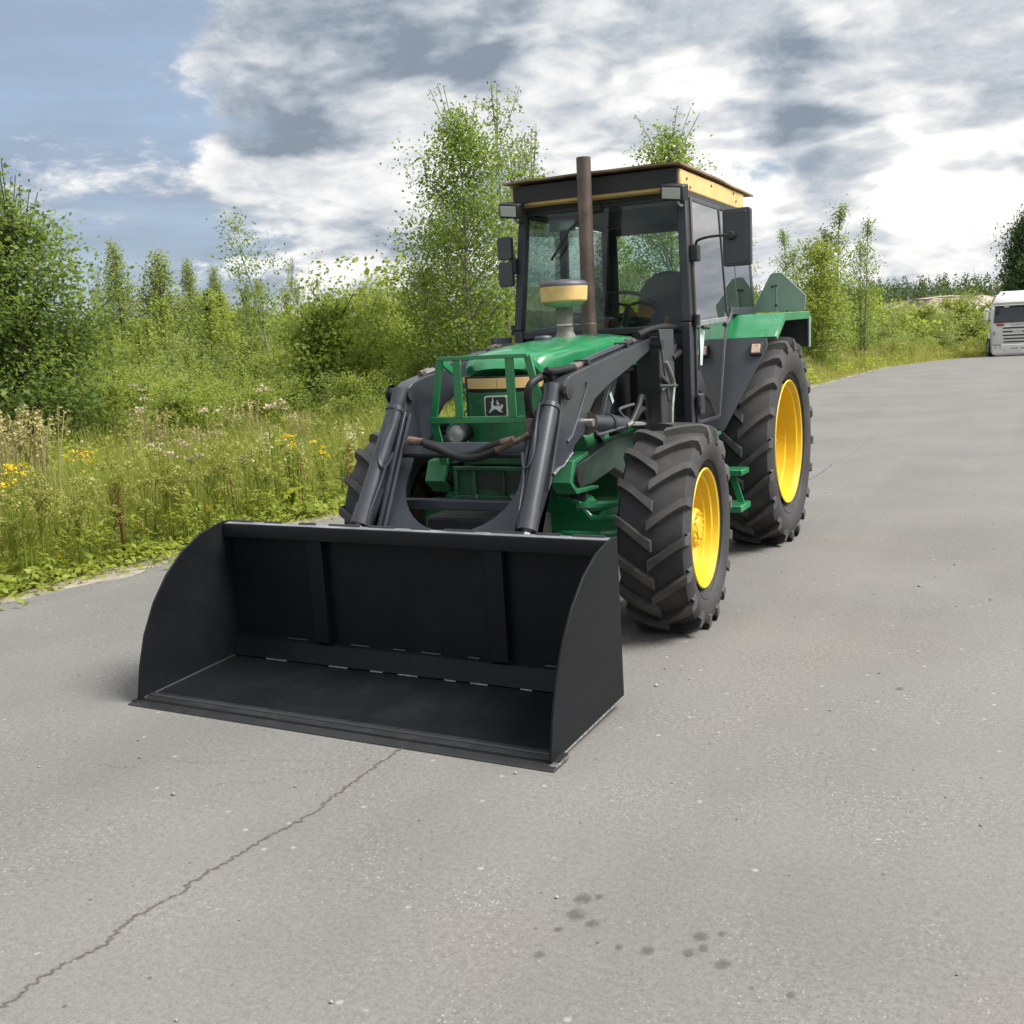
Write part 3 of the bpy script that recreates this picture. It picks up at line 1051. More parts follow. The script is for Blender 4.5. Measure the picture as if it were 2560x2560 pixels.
# exhaust stack, air precleaner, filler cap on top of the hood
MB().lathe([(1.600, 0.055), (1.606, 0.055), (1.606, 0.050), (1.70, 0.050), (1.705, 0.046), (2.742, 0.046), (2.742, 0.040), (2.60, 0.040)], (0.0, 0.918, 0), 'z', 28, cap=False).build('exhaust_pipe', PIPE_BROWN, T, ang=30)
pc = MB().lathe([(1.580, 0.090), (1.590, 0.088), (1.650, 0.052), (1.655, 0.050), (1.700, 0.050), (1.800, 0.052)], (0, 0.525, 0), 'z', 28, cap=False).build('air_intake', mat('intake_grey_brown', (0.13, 0.12, 0.10), 0.6, var=0.35, scale=10), T, ang=30)
MB().lathe([(1.80, 0.054), (1.815, 0.115), (1.832, 0.130)], (0, 0.525, 0), 'z', 32, cap=False).build('precleaner_base', mat('pale_green', (0.20, 0.30, 0.20), 0.55, var=0.2), pc, ang=40)
MB().lathe([(1.832, 0.134), (1.842, 0.142), (1.925, 0.148), (1.930, 0.144)], (0, 0.525, 0), 'z', 36, cap=False).build('precleaner_bowl', CREAM, pc, ang=30)
MB().lathe([(1.928, 0.150), (1.938, 0.150), (1.955, 0.136), (1.966, 0.10), (1.970, 0.0)], (0, 0.525, 0), 'z', 36, cap=False).build('precleaner_lid', GREYPL, pc, ang=40)
MB().tube([(0, 0.525, 1.69), (0, 0.525, 1.70)], 0.055, 24).build('clamp', STEEL, pc)
fc = MB().lathe([(1.582, 0.068), (1.602, 0.068), (1.604, 0.055)], (0, 0.20, 0), 'z', 28).build('filler_cap', REDRING, T)
MB().lathe([(1.603, 0.052), (1.622, 0.052), (1.632, 0.044), (1.634, 0.0)], (0, 0.20, 0), 'z', 28, cap=False).build('cap_lid', GREYPL, fc)
MB().lathe([(1.605, 0.045), (1.628, 0.045), (1.628, 0.0)], (0.08, 0.74, 0), 'z', 20, cap=False).build('filler_cap', DARK, T)
# ---- front frame, engine, axle ---------------------------------------------------
ca = MB()
ca.box((0, -0.36, 0.83), (0.52, 0.22, 0.20))
GREEN_DIM = mat('green_casting', (0.010, 0.070, 0.032), 0.6, var=0.3, scale=8, dirt=0.6, dirtcol=(0.03, 0.03, 0.022))
cast = ca.build('front_support', GREEN_DIM, T, bevel=0.012)
MB().box((0, -0.60, 0.60), (0.62, 0.30, 0.20)).build('shade_filler_box', DARK, T, bevel=0.02)  # dark box added to stand for the shade under the lower bar
MB().box((0, -0.478, 0.925), (0.54, 0.03, 0.022)).build('support_rib', GREEN_DIM, cast, bevel=0.004)
MB().box((0, -0.478, 0.752), (0.54, 0.03, 0.05)).build('support_rib', GREEN_DIM, cast, bevel=0.006)
for x in (-0.255, -0.14, 0.045, 0.175, 0.255):
    MB().box((x, -0.478, 0.84), (0.025 if x != 0.045 else 0.008, 0.028, 0.146)).build('support_rib', GREEN_DIM, cast, bevel=0.004)
MB().box((0.02, -0.472, 0.85), (0.29, 0.006, 0.085)).build('support_recess', DARK, cast)
for x in (-0.12, 0.10):
    MB().lathe([(-0.505, 0.0), (-0.505, 0.014), (-0.49, 0.014)], (x, 0, 0.775), 'y', 6, cap=False).build('bolt', STEEL, cast)
MB().box((0, -0.30, 0.985), (0.44, 0.30, 0.09)).build('engine_front', GREEN_DIM, T, bevel=0.01)
eng = MB().box((0, 0.45, 1.02), (0.40, 1.25, 0.45)).build('engine_block', mat('engine_dark_green', (0.010, 0.038, 0.020), 0.6, var=0.3, scale=6, dirt=0.5, dirtcol=(0.02, 0.02, 0.02)), T, bevel=0.02)
MB().lathe([(-0.05, 0.075), (0.30, 0.075)], (0.285, 0, 1.02), 'y', 20).build('oil_filter', GREEN_OLD, T, bevel=0.01).rotation_euler = (0, 0, 0)
MB().box((0, 1.75, 0.82), (0.46, 1.9, 0.52)).build('gearbox', GREEN_OLD, T, bevel=0.03)
MB().lathe([(-0.52, 0.13), (-0.2, 0.16), (0.2, 0.16), (0.52, 0.13)], (0, 2.61, 0.764), 'x', 24).build('rear_axle', GREEN_OLD, T)
ax = MB()
prof = [(-0.60, 0.50), (-0.53, 0.51), (-0.20, 0.47), (0.20, 0.47), (0.53, 0.51), (0.60, 0.50), (0.60, 0.625), (0.53, 0.622), (0.40, 0.615), (0.315, 0.71), (0.20, 0.72), (-0.20, 0.72), (-0.315, 0.71), (-0.40, 0.615), (-0.53, 0.622), (-0.60, 0.625)]
ax.plate([(x, -0.12, z) for x, z in prof], (0, 1, 0), 0.22)
fax = ax.build('front_axle', GREEN, T, bevel=0.018)
MB().tube([(-0.52, -0.24, 0.53), (0.50, -0.24, 0.53)], 0.022, 12).build('tie_rod', GREEN, fax)
for s in (-1, 1):
    MB().tube([(s * 0.30, -0.10, 0.66), (s * 0.60, 0.02, 0.66), (s * 0.62, 0.10, 0.70)], 0.035, 10).build('steering_link', GREEN, fax)
    MB().lathe([(0.44, 0.5 * 0.24), (0.56, 0.13), (0.62, 0.14), (0.70, 0.14)] if s > 0 else [(-0.44, 0.12), (-0.56, 0.13), (-0.62, 0.14), (-0.70, 0.14)], (0, 0, 0.546), 'x', 24).build('axle_end', GREEN_OLD, fax)
    MB().tube([(s * 0.50, -0.24, 0.53), (s * 0.585, -0.22, 0.535), (s * 0.60, -0.10, 0.545)], 0.026, 10).build('steering_arm', GREEN, fax)
    MB().tube([(s * 0.30, -0.06, 0.80), (s * 0.30, -0.06, 0.70)], 0.05, 14).build('axle_pivot', DARK, fax)
# ---- loader ---------------------------------------------------------------------
AX0, AX1 = 0.415, 0.505
# outline of the arm in side view: top edge, front edge down to the bucket pin, back up its rear edge
arm_outline = [(0.72, 1.595), (0.10, 1.517), (-0.458, 1.440), (-0.60, 1.415), (-0.665, 1.385), (-0.690, 1.33), (-0.735, 1.20), (-0.90, 0.86), (-1.06, 0.58), (-1.27, 0.24), (-1.33, 0.20), (-1.35, 0.26), (-1.20, 0.52), (-0.84, 0.93), (-0.585, 1.03), (-0.560, 1.06), (-0.385, 1.125), (-0.370, 1.20), (-0.271, 1.274), (-0.075, 1.338), (0.395, 1.451), (0.70, 1.53)]
for s in (-1, 1):
    a = MB()
    a.prof_x(arm_outline, s * AX0, s * AX1)
    la = a.build('loader_arm', BLACK, T, bevel=0.006)
    # stiffening rod and weld beads on the outer face
    xo = s * (AX1 + 0.004)
    rod = [onx(zD(*p), AX1 + 0.004) for p in ((770, 720), (765, 780), (720, 940), (600, 1330), (545, 1400))]
    MB().tube([(xo, p.y, p.z) for p in rod], [0.012, 0.005, 0.004, 0.006, 0.008], 6).build('arm_weld', GREYPL if s > 0 else BLACK, la)
    wl = [onx(zD(*p), AX1 + 0.004) for p in ((605, 1525), (560, 1590), (500, 1680), (450, 1705), (380, 1780))]
    MB().tube([(xo, p.y, p.z) for p in wl], [0.006, 0.005, 0.005, 0.008, 0.010], 6).build('arm_weld', WELD, la)
    MB().tube([(s * 0.395, -0.667, 1.352), (s * 0.525, -0.667, 1.352)], 0.036, 16).build('knee_pin', DARK, la)
    MB().lathe([(s * 0.520, 0.055), (s * 0.535, 0.050), (s * 0.540, 0.0)], (0, -0.667, 1.352), 'x', 9, cap=False).build('pin_head', DARK, la)
    MB().tube([(s * 0.40, 0.68, 1.55), (s * 0.575, 0.68, 1.55)], 0.03, 14).build('pivot_pin', DARK, la)
    # steel pipes along the top edge
    for i, dx in enumerate((0.0, 0.032)):
        MB().tube([(s * (0.435 + dx), -0.36, 1.468), (s * (0.435 + dx), -0.10, 1.508), (s * (0.435 + dx), 0.30, 1.558), (s * (0.435 + dx), 0.42, 1.575)], 0.0095, 8).build('arm_pipe', BLACK if i else GREYPL, la)
    for y, z in ((-0.30, 1.477), (0.30, 1.557)):
        MB().box((s * 0.451, y, z), (0.085, 0.03, 0.03)).build('pipe_clamp', DARK, la, bevel=0.003)
    for i, dx in enumerate((0.0, 0.032)):
        MB().tube([(s * (0.435 + dx), -0.455, 1.452), (s * (0.435 + dx), -0.36, 1.468)], 0.016, 8).build('pipe_fitting', RUST if i else STEEL, la)
        MB().tube([(s * (0.435 + dx), 0.42, 1.575), (s * (0.435 + dx), 0.49, 1.584)], 0.016, 8).build('pipe_fitting', STEEL if i else RUST, la)
    # bucket cylinder in front of the arm
    top, bot = Vector((s * 0.452, -0.690, 1.355)), Vector((s * 0.478, -1.115, 0.705))
    d = (bot - top)
    cy = MB().tube([top + d * 0.12, top + d * 0.9], 0.046, 24).build('bucket_cylinder', BLACK, T, ang=30)
    MB().tube([top + d * 0.115, top + d * 0.145], 0.052, 24).build('cylinder_gland', BLACK, cy)
    MB().tube([top + d * 0.86, top + d * 1.0], 0.052, 24).build('cylinder_cap', BLACK, cy)
    MB().tube([top + d * -0.02, top + d * 0.13], [0.05, 0.036], 16).build('cylinder_eye', BLACK, cy)
    MB().tube([top + d * 0.95, top + d * 1.42], 0.024, 14).build('cylinder_rod', CHROME, cy)
    # guide rods beside the cylinder
    q0, q1 = Vector((s * 0.395, -0.73, 1.25)), Vector((s * 0.405, -1.08, 0.60))
    MB().bar(q0, q1, 0.055, 0.02, (1, 0, 0)).build('guide_plate', BLACK, cy, bevel=0.003)
    MB().tube([q0 + Vector((-s * 0.030, -0.012, 0.0)), q1 + Vector((-s * 0.030, -0.012, 0))], 0.010, 8).build('guide_rod', BLACK, cy)
    # hard line on the cylinder
    pl_ = [(s * 0.420, -0.79, 1.29), (s * 0.425, -0.84, 1.20), (s * 0.440, -0.90, 1.13), (s * 0.445, -0.945, 1.045), (s * 0.425, -0.965, 0.995), (s * 0.395, -0.95, 1.00), (s * 0.375, -0.915, 1.06)]
    MB().tube(curve_pts(pl_, 5), 0.0075, 8).build('hydraulic_line', BLACK, cy)
    pl_ = [(s * 0.400, -0.955, 1.00), (s * 0.412, -1.00, 0.91), (s * 0.425, -1.09, 0.78), (s * 0.435, -1.12, 0.715), (s * 0.46, -1.115, 0.70)]
    MB().tube(curve_pts(pl_, 5), 0.0065, 8).build('hydraulic_line', BLACK, cy)
    # lift cylinder
    p0, p1 = Vector((s * 0.485, -0.395, 1.163)), Vector((s * 0.485, 0.75, 1.06))
    e = p1 - p0
    lc = MB().tube([p0 + e * 0.05, p0 + e * 0.52], 0.046, 20).build('lift_cylinder', BLACK, T)
    MB().tube([p0 + e * 0.035, p0 + e * 0.07], [0.066, 0.050], 20).build('cylinder_collar', RUST if s > 0 else BLACK, lc)
    MB().tube([p0 + e * 0.30, p0 + e * 0.33], 0.053, 20).build('cylinder_band', DARK, lc)
    MB().tube([p0 + e * 0.50, p1], 0.026, 14).build('cylinder_rod', CHROME, lc)
    MB().tube([(s * 0.42, -0.395, 1.163), (s * 0.545, -0.395, 1.163)], 0.022, 12).build('lift_pin', STEEL, lc)
    MB().tube(curve_pts([(s * 0.515, -0.30, 1.11), (s * 0.520, -0.26, 1.088), (s * 0.52, 0.0, 1.095), (s * 0.52, 0.14, 1.10), (s * 0.52, 0.165, 1.12), (s * 0.505, 0.09, 1.19), (s * 0.505, 0.16, 1.205), (s * 0.50, 0.34, 1.21)], 5), 0.009, 8).build('hydraulic_line', GREYPL, lc)
    MB().tube([(s * 0.52, 0.15, 1.10), (s * 0.52, 0.24, 1.112)], 0.018, 8).build('pipe_fitting', STEEL, lc)
    MB().tube(curve_pts([(s * 0.52, 0.24, 1.112), (s * 0.52, 0.36, 1.19), (s * 0.50, 0.47, 1.245), (s * 0.48, 0.58, 1.21), (s * 0.46, 0.66, 1.10)], 6), 0.019, 10).build('lift_hose', HOSE, lc)
    MB().tube(curve_pts([(s * 0.50, 0.34, 1.12), (s * 0.50, 0.45, 1.165), (s * 0.48, 0.58, 1.16), (s * 0.46, 0.70, 1.06)], 6), 0.017, 10).build('lift_hose', HOSE, lc)
    # mounting frame: tower, brace, side beam
    tw = MB().box((s * 0.485, 0.78, 1.22), (0.16, 0.24, 0.76)).build('loader_tower', DARK, T, bevel=0.01)
    MB().prof_x([(0.62, 1.64), (0.90, 1.64), (0.90, 1.20), (0.78, 1.20)], s * 0.555, s * 0.572).build('tower_cheek', BLACK, tw, bevel=0.003)
    MB().bar((s * 0.37, 0.42, 1.47), (s * 0.37, 0.10, 1.03), 0.03, 0.085, (0, 1, -0.7)).build('tower_brace', BLACK, tw, bevel=0.004)
    MB().box((s * 0.3905, 0.27, 1.255), (0.003, 0.03, 0.07), Matrix.Rotation(R(36), 3, 'X')).build('brace_sticker', STICKER, tw)
    sb = MB().prof_x([(-0.40, 0.93), (-0.18, 0.95), (0.20, 1.02), (0.90, 1.02), (0.90, 0.72), (0.55, 0.72), (0.22, 0.845), (-0.12, 0.80), (-0.36, 0.80), (-0.42, 0.85)], s * 0.33, s * 0.415).build('side_beam', mat('beam_green_black', (0.020, 0.040, 0.032), 0.5, var=0.2), T, bevel=0.008)
    MB().prof_x([(-0.455, 0.965), (-0.24, 0.995), (-0.24, 0.975), (-0.415, 0.945), (-0.475, 0.855), (-0.40, 0.808), (-0.11, 0.79), (-0.11, 0.774), (-0.42, 0.784), (-0.505, 0.855)], s * 0.325, s * 0.445).build('beam_bracket', GREEN_OLD, sb, bevel=0.003)
    MB().lathe([(s * 0.416, 0.05), (s * 0.435, 0.05), (s * 0.435, 0.0)], (0, -0.33, 0.87), 'x', 20, cap=False).build('beam_pin', DARK, sb)

# cross tube, plate with the round cut-out, lower bar
MB().bar((-0.415, -0.745, 1.055), (0.415, -0.745, 1.055), 0.078, 0.05, (0, 1, -0.5)).build('loader_crossbar', BLACK, T, bevel=0.01)
pl0 = Vector((0, -0.79, 1.02))
dz = Vector((0, -0.30, -0.42)).normalized()      # down the arm


def pp(x, s_):
    q = pl0 + dz * s_
    return (x, q.y, q.z)


nn = Vector((0, 0.42, -0.30)).normalized() * 0.012
# triangulated by columns so that the concave cut-out stays clean
cols = [-0.415, -0.335] + [-0.335 * math.cos(math.pi * i / 16) for i in range(1, 16)] + [0.335, 0.415]


def top_s(x):
    if abs(x) > 0.336:
        return 0.0
    u = max(-1.0, min(1.0, x / 0.335))
    return 0.13 + 0.30 * math.sqrt(max(0.0, 1 - u * u))


v, f = [], []
cc = []
for x in cols:
    if abs(abs(x) - 0.335) < 1e-6:
        cc += ([(x, 0.0), (x, 0.13)] if x < 0 else [(x, 0.13), (x, 0.0)])
    else:
        cc.append((x, top_s(x)))
for x, s_ in cc:
    p, q = Vector(pp(x, s_)), Vector(pp(x, 0.62))
    v += [p, q, p + nn, q + nn]
for i in range(len(cc) - 1):
    k = i * 4
    f += [(k, k + 1, k + 5, k + 4), (k + 2, k + 6, k + 7, k + 3), (k, k + 4, k + 6, k + 2), (k + 1, k + 3, k + 7, k + 5)]
f += [(0, 2, 3, 1), (len(v) - 4, len(v) - 3, len(v) - 1, len(v) - 2)]
MB().add(v, f).build('loader_plate', BLACK, T, ang=25)
MB().box((0, -0.80, 0.775), (0.80, 0.05, 0.055)).build('loader_lower_bar', BLACK, T, bevel=0.008)

# hoses over the crossbar and round the knee
for k in range(2):
    pts = [ony(z1(x, y), -0.83 - 0.02 * k) for x, y in (((770, 862), (880, 890), (980, 945), (1080, 968), (1180, 945), (1280, 900), (1380, 868)) if k == 0 else ((790, 875), (900, 915), (1010, 965), (1110, 985), (1200, 975), (1270, 950), (1330, 925)))]
    MB().tube(curve_pts(pts, 5), 0.021, 12).build('cross_hose', HOSE, T)
for a_, b_ in (((1375, 868), (1465, 835)), ((1320, 930), (1425, 880))):
    MB().tube([ony(z1(*a_), -0.84), ony(z1(*b_), -0.84)], [0.022, 0.017], 10).build('hose_fitting', RUST, T)
MB().tube(curve_pts([ony(z1(*p), -0.84) for p in ((1420, 880), (1480, 855), (1540, 825), (1575, 800))], 4), 0.014, 8).build('hose_fitting', RUST, T)
MB().tube([ony(z1(672, 850), -0.83), ony(z1(780, 862), -0.83)], [0.024, 0.020], 10).build('hose_fitting', RUST, T)
vb = MB().tube([ony(z1(1590, 680), -0.80), ony(z1(1580, 850), -0.80)], [0.022, 0.030], 10).build('valve_block', GREYPL, T)
MB().tube([ony(z1(1588, 690), -0.80), ony(z1(1586, 745), -0.80)], 0.027, 6).build('valve_nut', RUST, vb)
MB().tube([ony(z1(1580, 850), -0.80), ony(z1(1575, 940), -0.80)], 0.024, 10).build('valve_body', BLACK, vb)
MB().tube([ony(z1(1572, 940), -0.80), ony(z1(1570, 1040), -0.82), ony(z1(1500, 1390), -0.98), ony(z1(1485, 1440), -1.0), ony(z1(1505, 1480), -1.02)], 0.010, 8).build('hydraulic_line', BLACK, vb)
MB().tube(curve_pts([ony(z1(*p), -0.80) for p in ((1530, 960), (1525, 1000), (1560, 1030), (1610, 1050))], 4), 0.006, 6).build('hydraulic_line', BLACK, vb)
MB().tube(curve_pts([Vector((0.435, -0.45, 1.452))] + [onx(zD(x, y), xx) for x, y, xx in ((400, 600, 0.43), (250, 650, 0.41), (130, 730, 0.39), (90, 850, 0.375), (100, 1000, 0.365), (110, 1120, 0.36))], 6), 0.020, 12).build('knee_hose', HOSE, T)
MB().tube(curve_pts([Vector((0.467, -0.45, 1.455))] + [onx(zD(x, y), xx) for x, y, xx in ((380, 590, 0.45), (310, 580, 0.44), (350, 640, 0.435), (345, 760, 0.42), (270, 960, 0.40), (200, 1110, 0.385), (170, 1160, 0.375))], 6), 0.019, 12).build('knee_hose', HOSE, T)
# hoses from the arm pipes to the cab side
for k, pts in enumerate((((1350, 175), (1500, 110), (1680, 80), (1830, 120), (1885, 220), (1850, 350), (1740, 440)), ((1330, 190), (1480, 165), (1620, 165), (1720, 210), (1770, 300), (1740, 390), (1660, 460)))):
    MB().tube(curve_pts([onx(zD(x, y), 0.47 + 0.012 * i + 0.02 * (1 - k)) for i, (x, y) in enumerate(pts)], 6), 0.021, 12).build('arm_hose', HOSE, T)
MB().tube(curve_pts([onx(zD(*p), 0.585) for p in ((1690, 480), (1730, 570), (1770, 700), (1770, 800), (1755, 1000), (1750, 1180))], 5), 0.009, 8).build('steel_pipe', STEEL, T)
MB().tube([onx(zD(1600, 760), 0.585), onx(zD(1800, 755), 0.585)], 0.012, 6).build('pipe_clamp', DARK, T)
for p_, q_ in (((1620, 640), (1700, 720)), ((1620, 810), (1660, 780))):
    MB().tube([onx(zD(*p_), 0.58), onx(zD(*q_), 0.58)], 0.012, 6).build('pipe_stub', GREYPL, T)

# ---- bucket ----------------------------------------------------------------------
BW, YL, YB, YT, BH = 2.1448, -2.1227, -1.396, -1.417, 0.7144


def bx_(x, y, z):
    a = -0.0225
    return Vector((-0.0236 + x * math.cos(a) - (y + 1.4) * math.sin(a), -1.4 + x * math.sin(a) + (y + 1.4) * math.cos(a), z + 0.0398 * (y - YL) / 0.75))


def bbuild(mb, name, m, parent, **kw):
    mb.v = [tuple(bx_(*p)) for p in mb.v]
    return mb.build(name, m, parent, **kw)


HB = BW / 2
SEAMM = mat('painted_seam', (0.032, 0.034, 0.038), 0.4)
shell = MB()
# back sheet and floor sheet with thickness: one bent plate
shell.prof_x([(YL + 0.01, 0.006), (YB + 0.010, 0.006), (YT + 0.010, BH), (YT, BH), (YB, 0.018), (YL + 0.01, 0.018)], -HB, HB)
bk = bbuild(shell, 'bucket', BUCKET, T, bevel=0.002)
side_prof = [(YL, 0.012), (YL + 0.03, 0.17), (YL + 0.075, 0.31), (YL + 0.15, 0.445), (YL + 0.245, 0.555), (YL + 0.36, 0.643), (YL + 0.49, 0.70), (YL + 0.60, 0.722), (YT - 0.04, 0.728), (YT + 0.012, 0.722), (YB + 0.012, 0.012)]
for s in (-1, 1):
    sp = MB().prof_x(side_prof, s * HB, s * (HB + 0.010))
    bbuild(sp, 'side_plate', BUCKET, bk, bevel=0.002)
    w_ = MB().tube([(s * (HB + 0.010), YL + 0.02, 0.012), (s * (HB + 0.010), YB, 0.012)], 0.0055, 6)
    bbuild(w_, 'weld_seam', WELD, bk)
    w_ = MB().tube([(s * (HB - 0.004), YL + 0.03, 0.020), (s * (HB - 0.004), YB - 0.02, 0.020)], 0.004, 6)
    bbuild(w_, 'weld_seam', SEAMM, bk)
    cn = MB().box((s * (HB + 0.020), YL + 0.045, 0.010), (0.035, 0.11, 0.014))
    bbuild(cn, 'edge_corner', WELD if s > 0 else BUCKET, bk, bevel=0.003)
    rb_ = MB().prof_x([(YB - 0.003, 0.125), (YT - 0.003, 0.665), (YT - 0.045, 0.660), (YB - 0.050, 0.125)], s * 0.503 - 0.045, s * 0.503 + 0.045)
    bbuild(rb_, 'bucket_rib', BUCKET, bk, bevel=0.003)
ce = MB().prof_x([(YL - 0.036, 0.001), (YL - 0.033, 0.008), (YL + 0.06, 0.024), (YL + 0.10, 0.024), (YL + 0.10, 0.0), (YL - 0.03, -0.004)], -HB - 0.036, HB + 0.036)
bbuild(ce, 'cutting_edge', mat('cutting_edge_steel', (0.012, 0.0125, 0.013), 0.5, metal=0.0, var=0.3, scale=8, bump=0.2, bscale=70), bk, bevel=0.002)
w_ = MB().tube([(-HB + 0.01, YL + 0.062, 0.0255), (HB - 0.01, YL + 0.062, 0.0255)], 0.0055, 6)
bbuild(w_, 'weld_seam', SEAMM, bk)
fl = MB().prof_x([(YB - 0.003, 0.122), (YB - 0.040, 0.112), (YB - 0.075, 0.022), (YB - 0.003, 0.022)], -HB + 0.002, HB - 0.002)
bbuild(fl, 'floor_angle', BUCKET, bk, bevel=0.003)
for x0, x1 in ((-0.45, -0.34), (-0.20, -0.13), (-0.04, 0.07), (0.22, 0.28), (0.36, 0.45), (0.62, 0.68), (0.86, 0.93), (-0.85, -0.72)):
    bbuild(MB().tube([(x0, YB - 0.078, 0.022), ((x0 + x1) / 2, YB - 0.080, 0.0225), (x1, YB - 0.078, 0.022)], 0.0045, 6), 'weld_bead', WELD, bk)
    bbuild(MB().tube([(x0 + 0.1, YB - 0.018, 0.121), (x1 + 0.1, YB - 0.018, 0.121)], 0.004, 6), 'weld_bead', SEAMM, bk)
rail = MB().prof_x([(YT - 0.055, BH - 0.006), (YT - 0.055, BH - 0.065), (YT - 0.045, BH - 0.065), (YT - 0.045, BH - 0.012), (YT - 0.001, BH - 0.012), (YT - 0.001, BH + 0.002), (YT - 0.050, BH + 0.002)], -HB + 0.003, HB - 0.003)
bbuild(rail, 'top_rail', BUCKET, bk, bevel=0.002)
x = -HB + 0.02
rw = random.Random(9)
while x < HB - 0.05:
    L_ = rw.uniform(0.10, 0.19)
    bbuild(MB().tube([(x, YT - 0.004, BH + 0.004), (min(HB - 0.02, x + L_), YT - 0.004, BH + 0.004)], 0.0095, 6), 'weld_bead', DARK, bk)
    x += L_ + rw.uniform(0.05, 0.12)
bbuild(MB().box((0, YT - 0.025, BH + 0.0035), (BW - 0.02, 0.048, 0.002)), 'rail_cap', mat('pale_rail_edge', (0.20, 0.21, 0.23), 0.4, metal=0.3, var=0.35, scale=4), bk)  # cap along the rail top, paler than the bucket
for x in (-0.46, -0.33, 0.33, 0.46):
    bk_ = MB().prof_x([(YB + 0.012, 0.10), (YT + 0.012, 0.62), (-1.33, 0.60), (-1.27, 0.42), (-1.28, 0.16)], x - 0.009, x + 0.009)
    bbuild(bk_, 'bucket_bracket', BLACK, bk, bevel=0.003)

# ---- cab -------------------------------------------------------------------------
# half width tapers from WB (sill) to WT (roof)
WB_, WT_ = 0.628, 0.588
ZS, ZT = 1.68, 2.47            # window sill / head
YA0, YA1 = 1.085, 1.165        # front posts at sill / head
YBP = 1.905                    # door rear post
YC0, YC1 = 2.80, 2.72          # rear posts


def cw(z):
    return WB_ + (WT_ - WB_) * (z - ZS) / (ZT - ZS) if z > ZS else WB_


def ya(z):
    return YA0 + (YA1 - YA0) * (z - ZS) / (ZT - ZS) if z > ZS else YA0


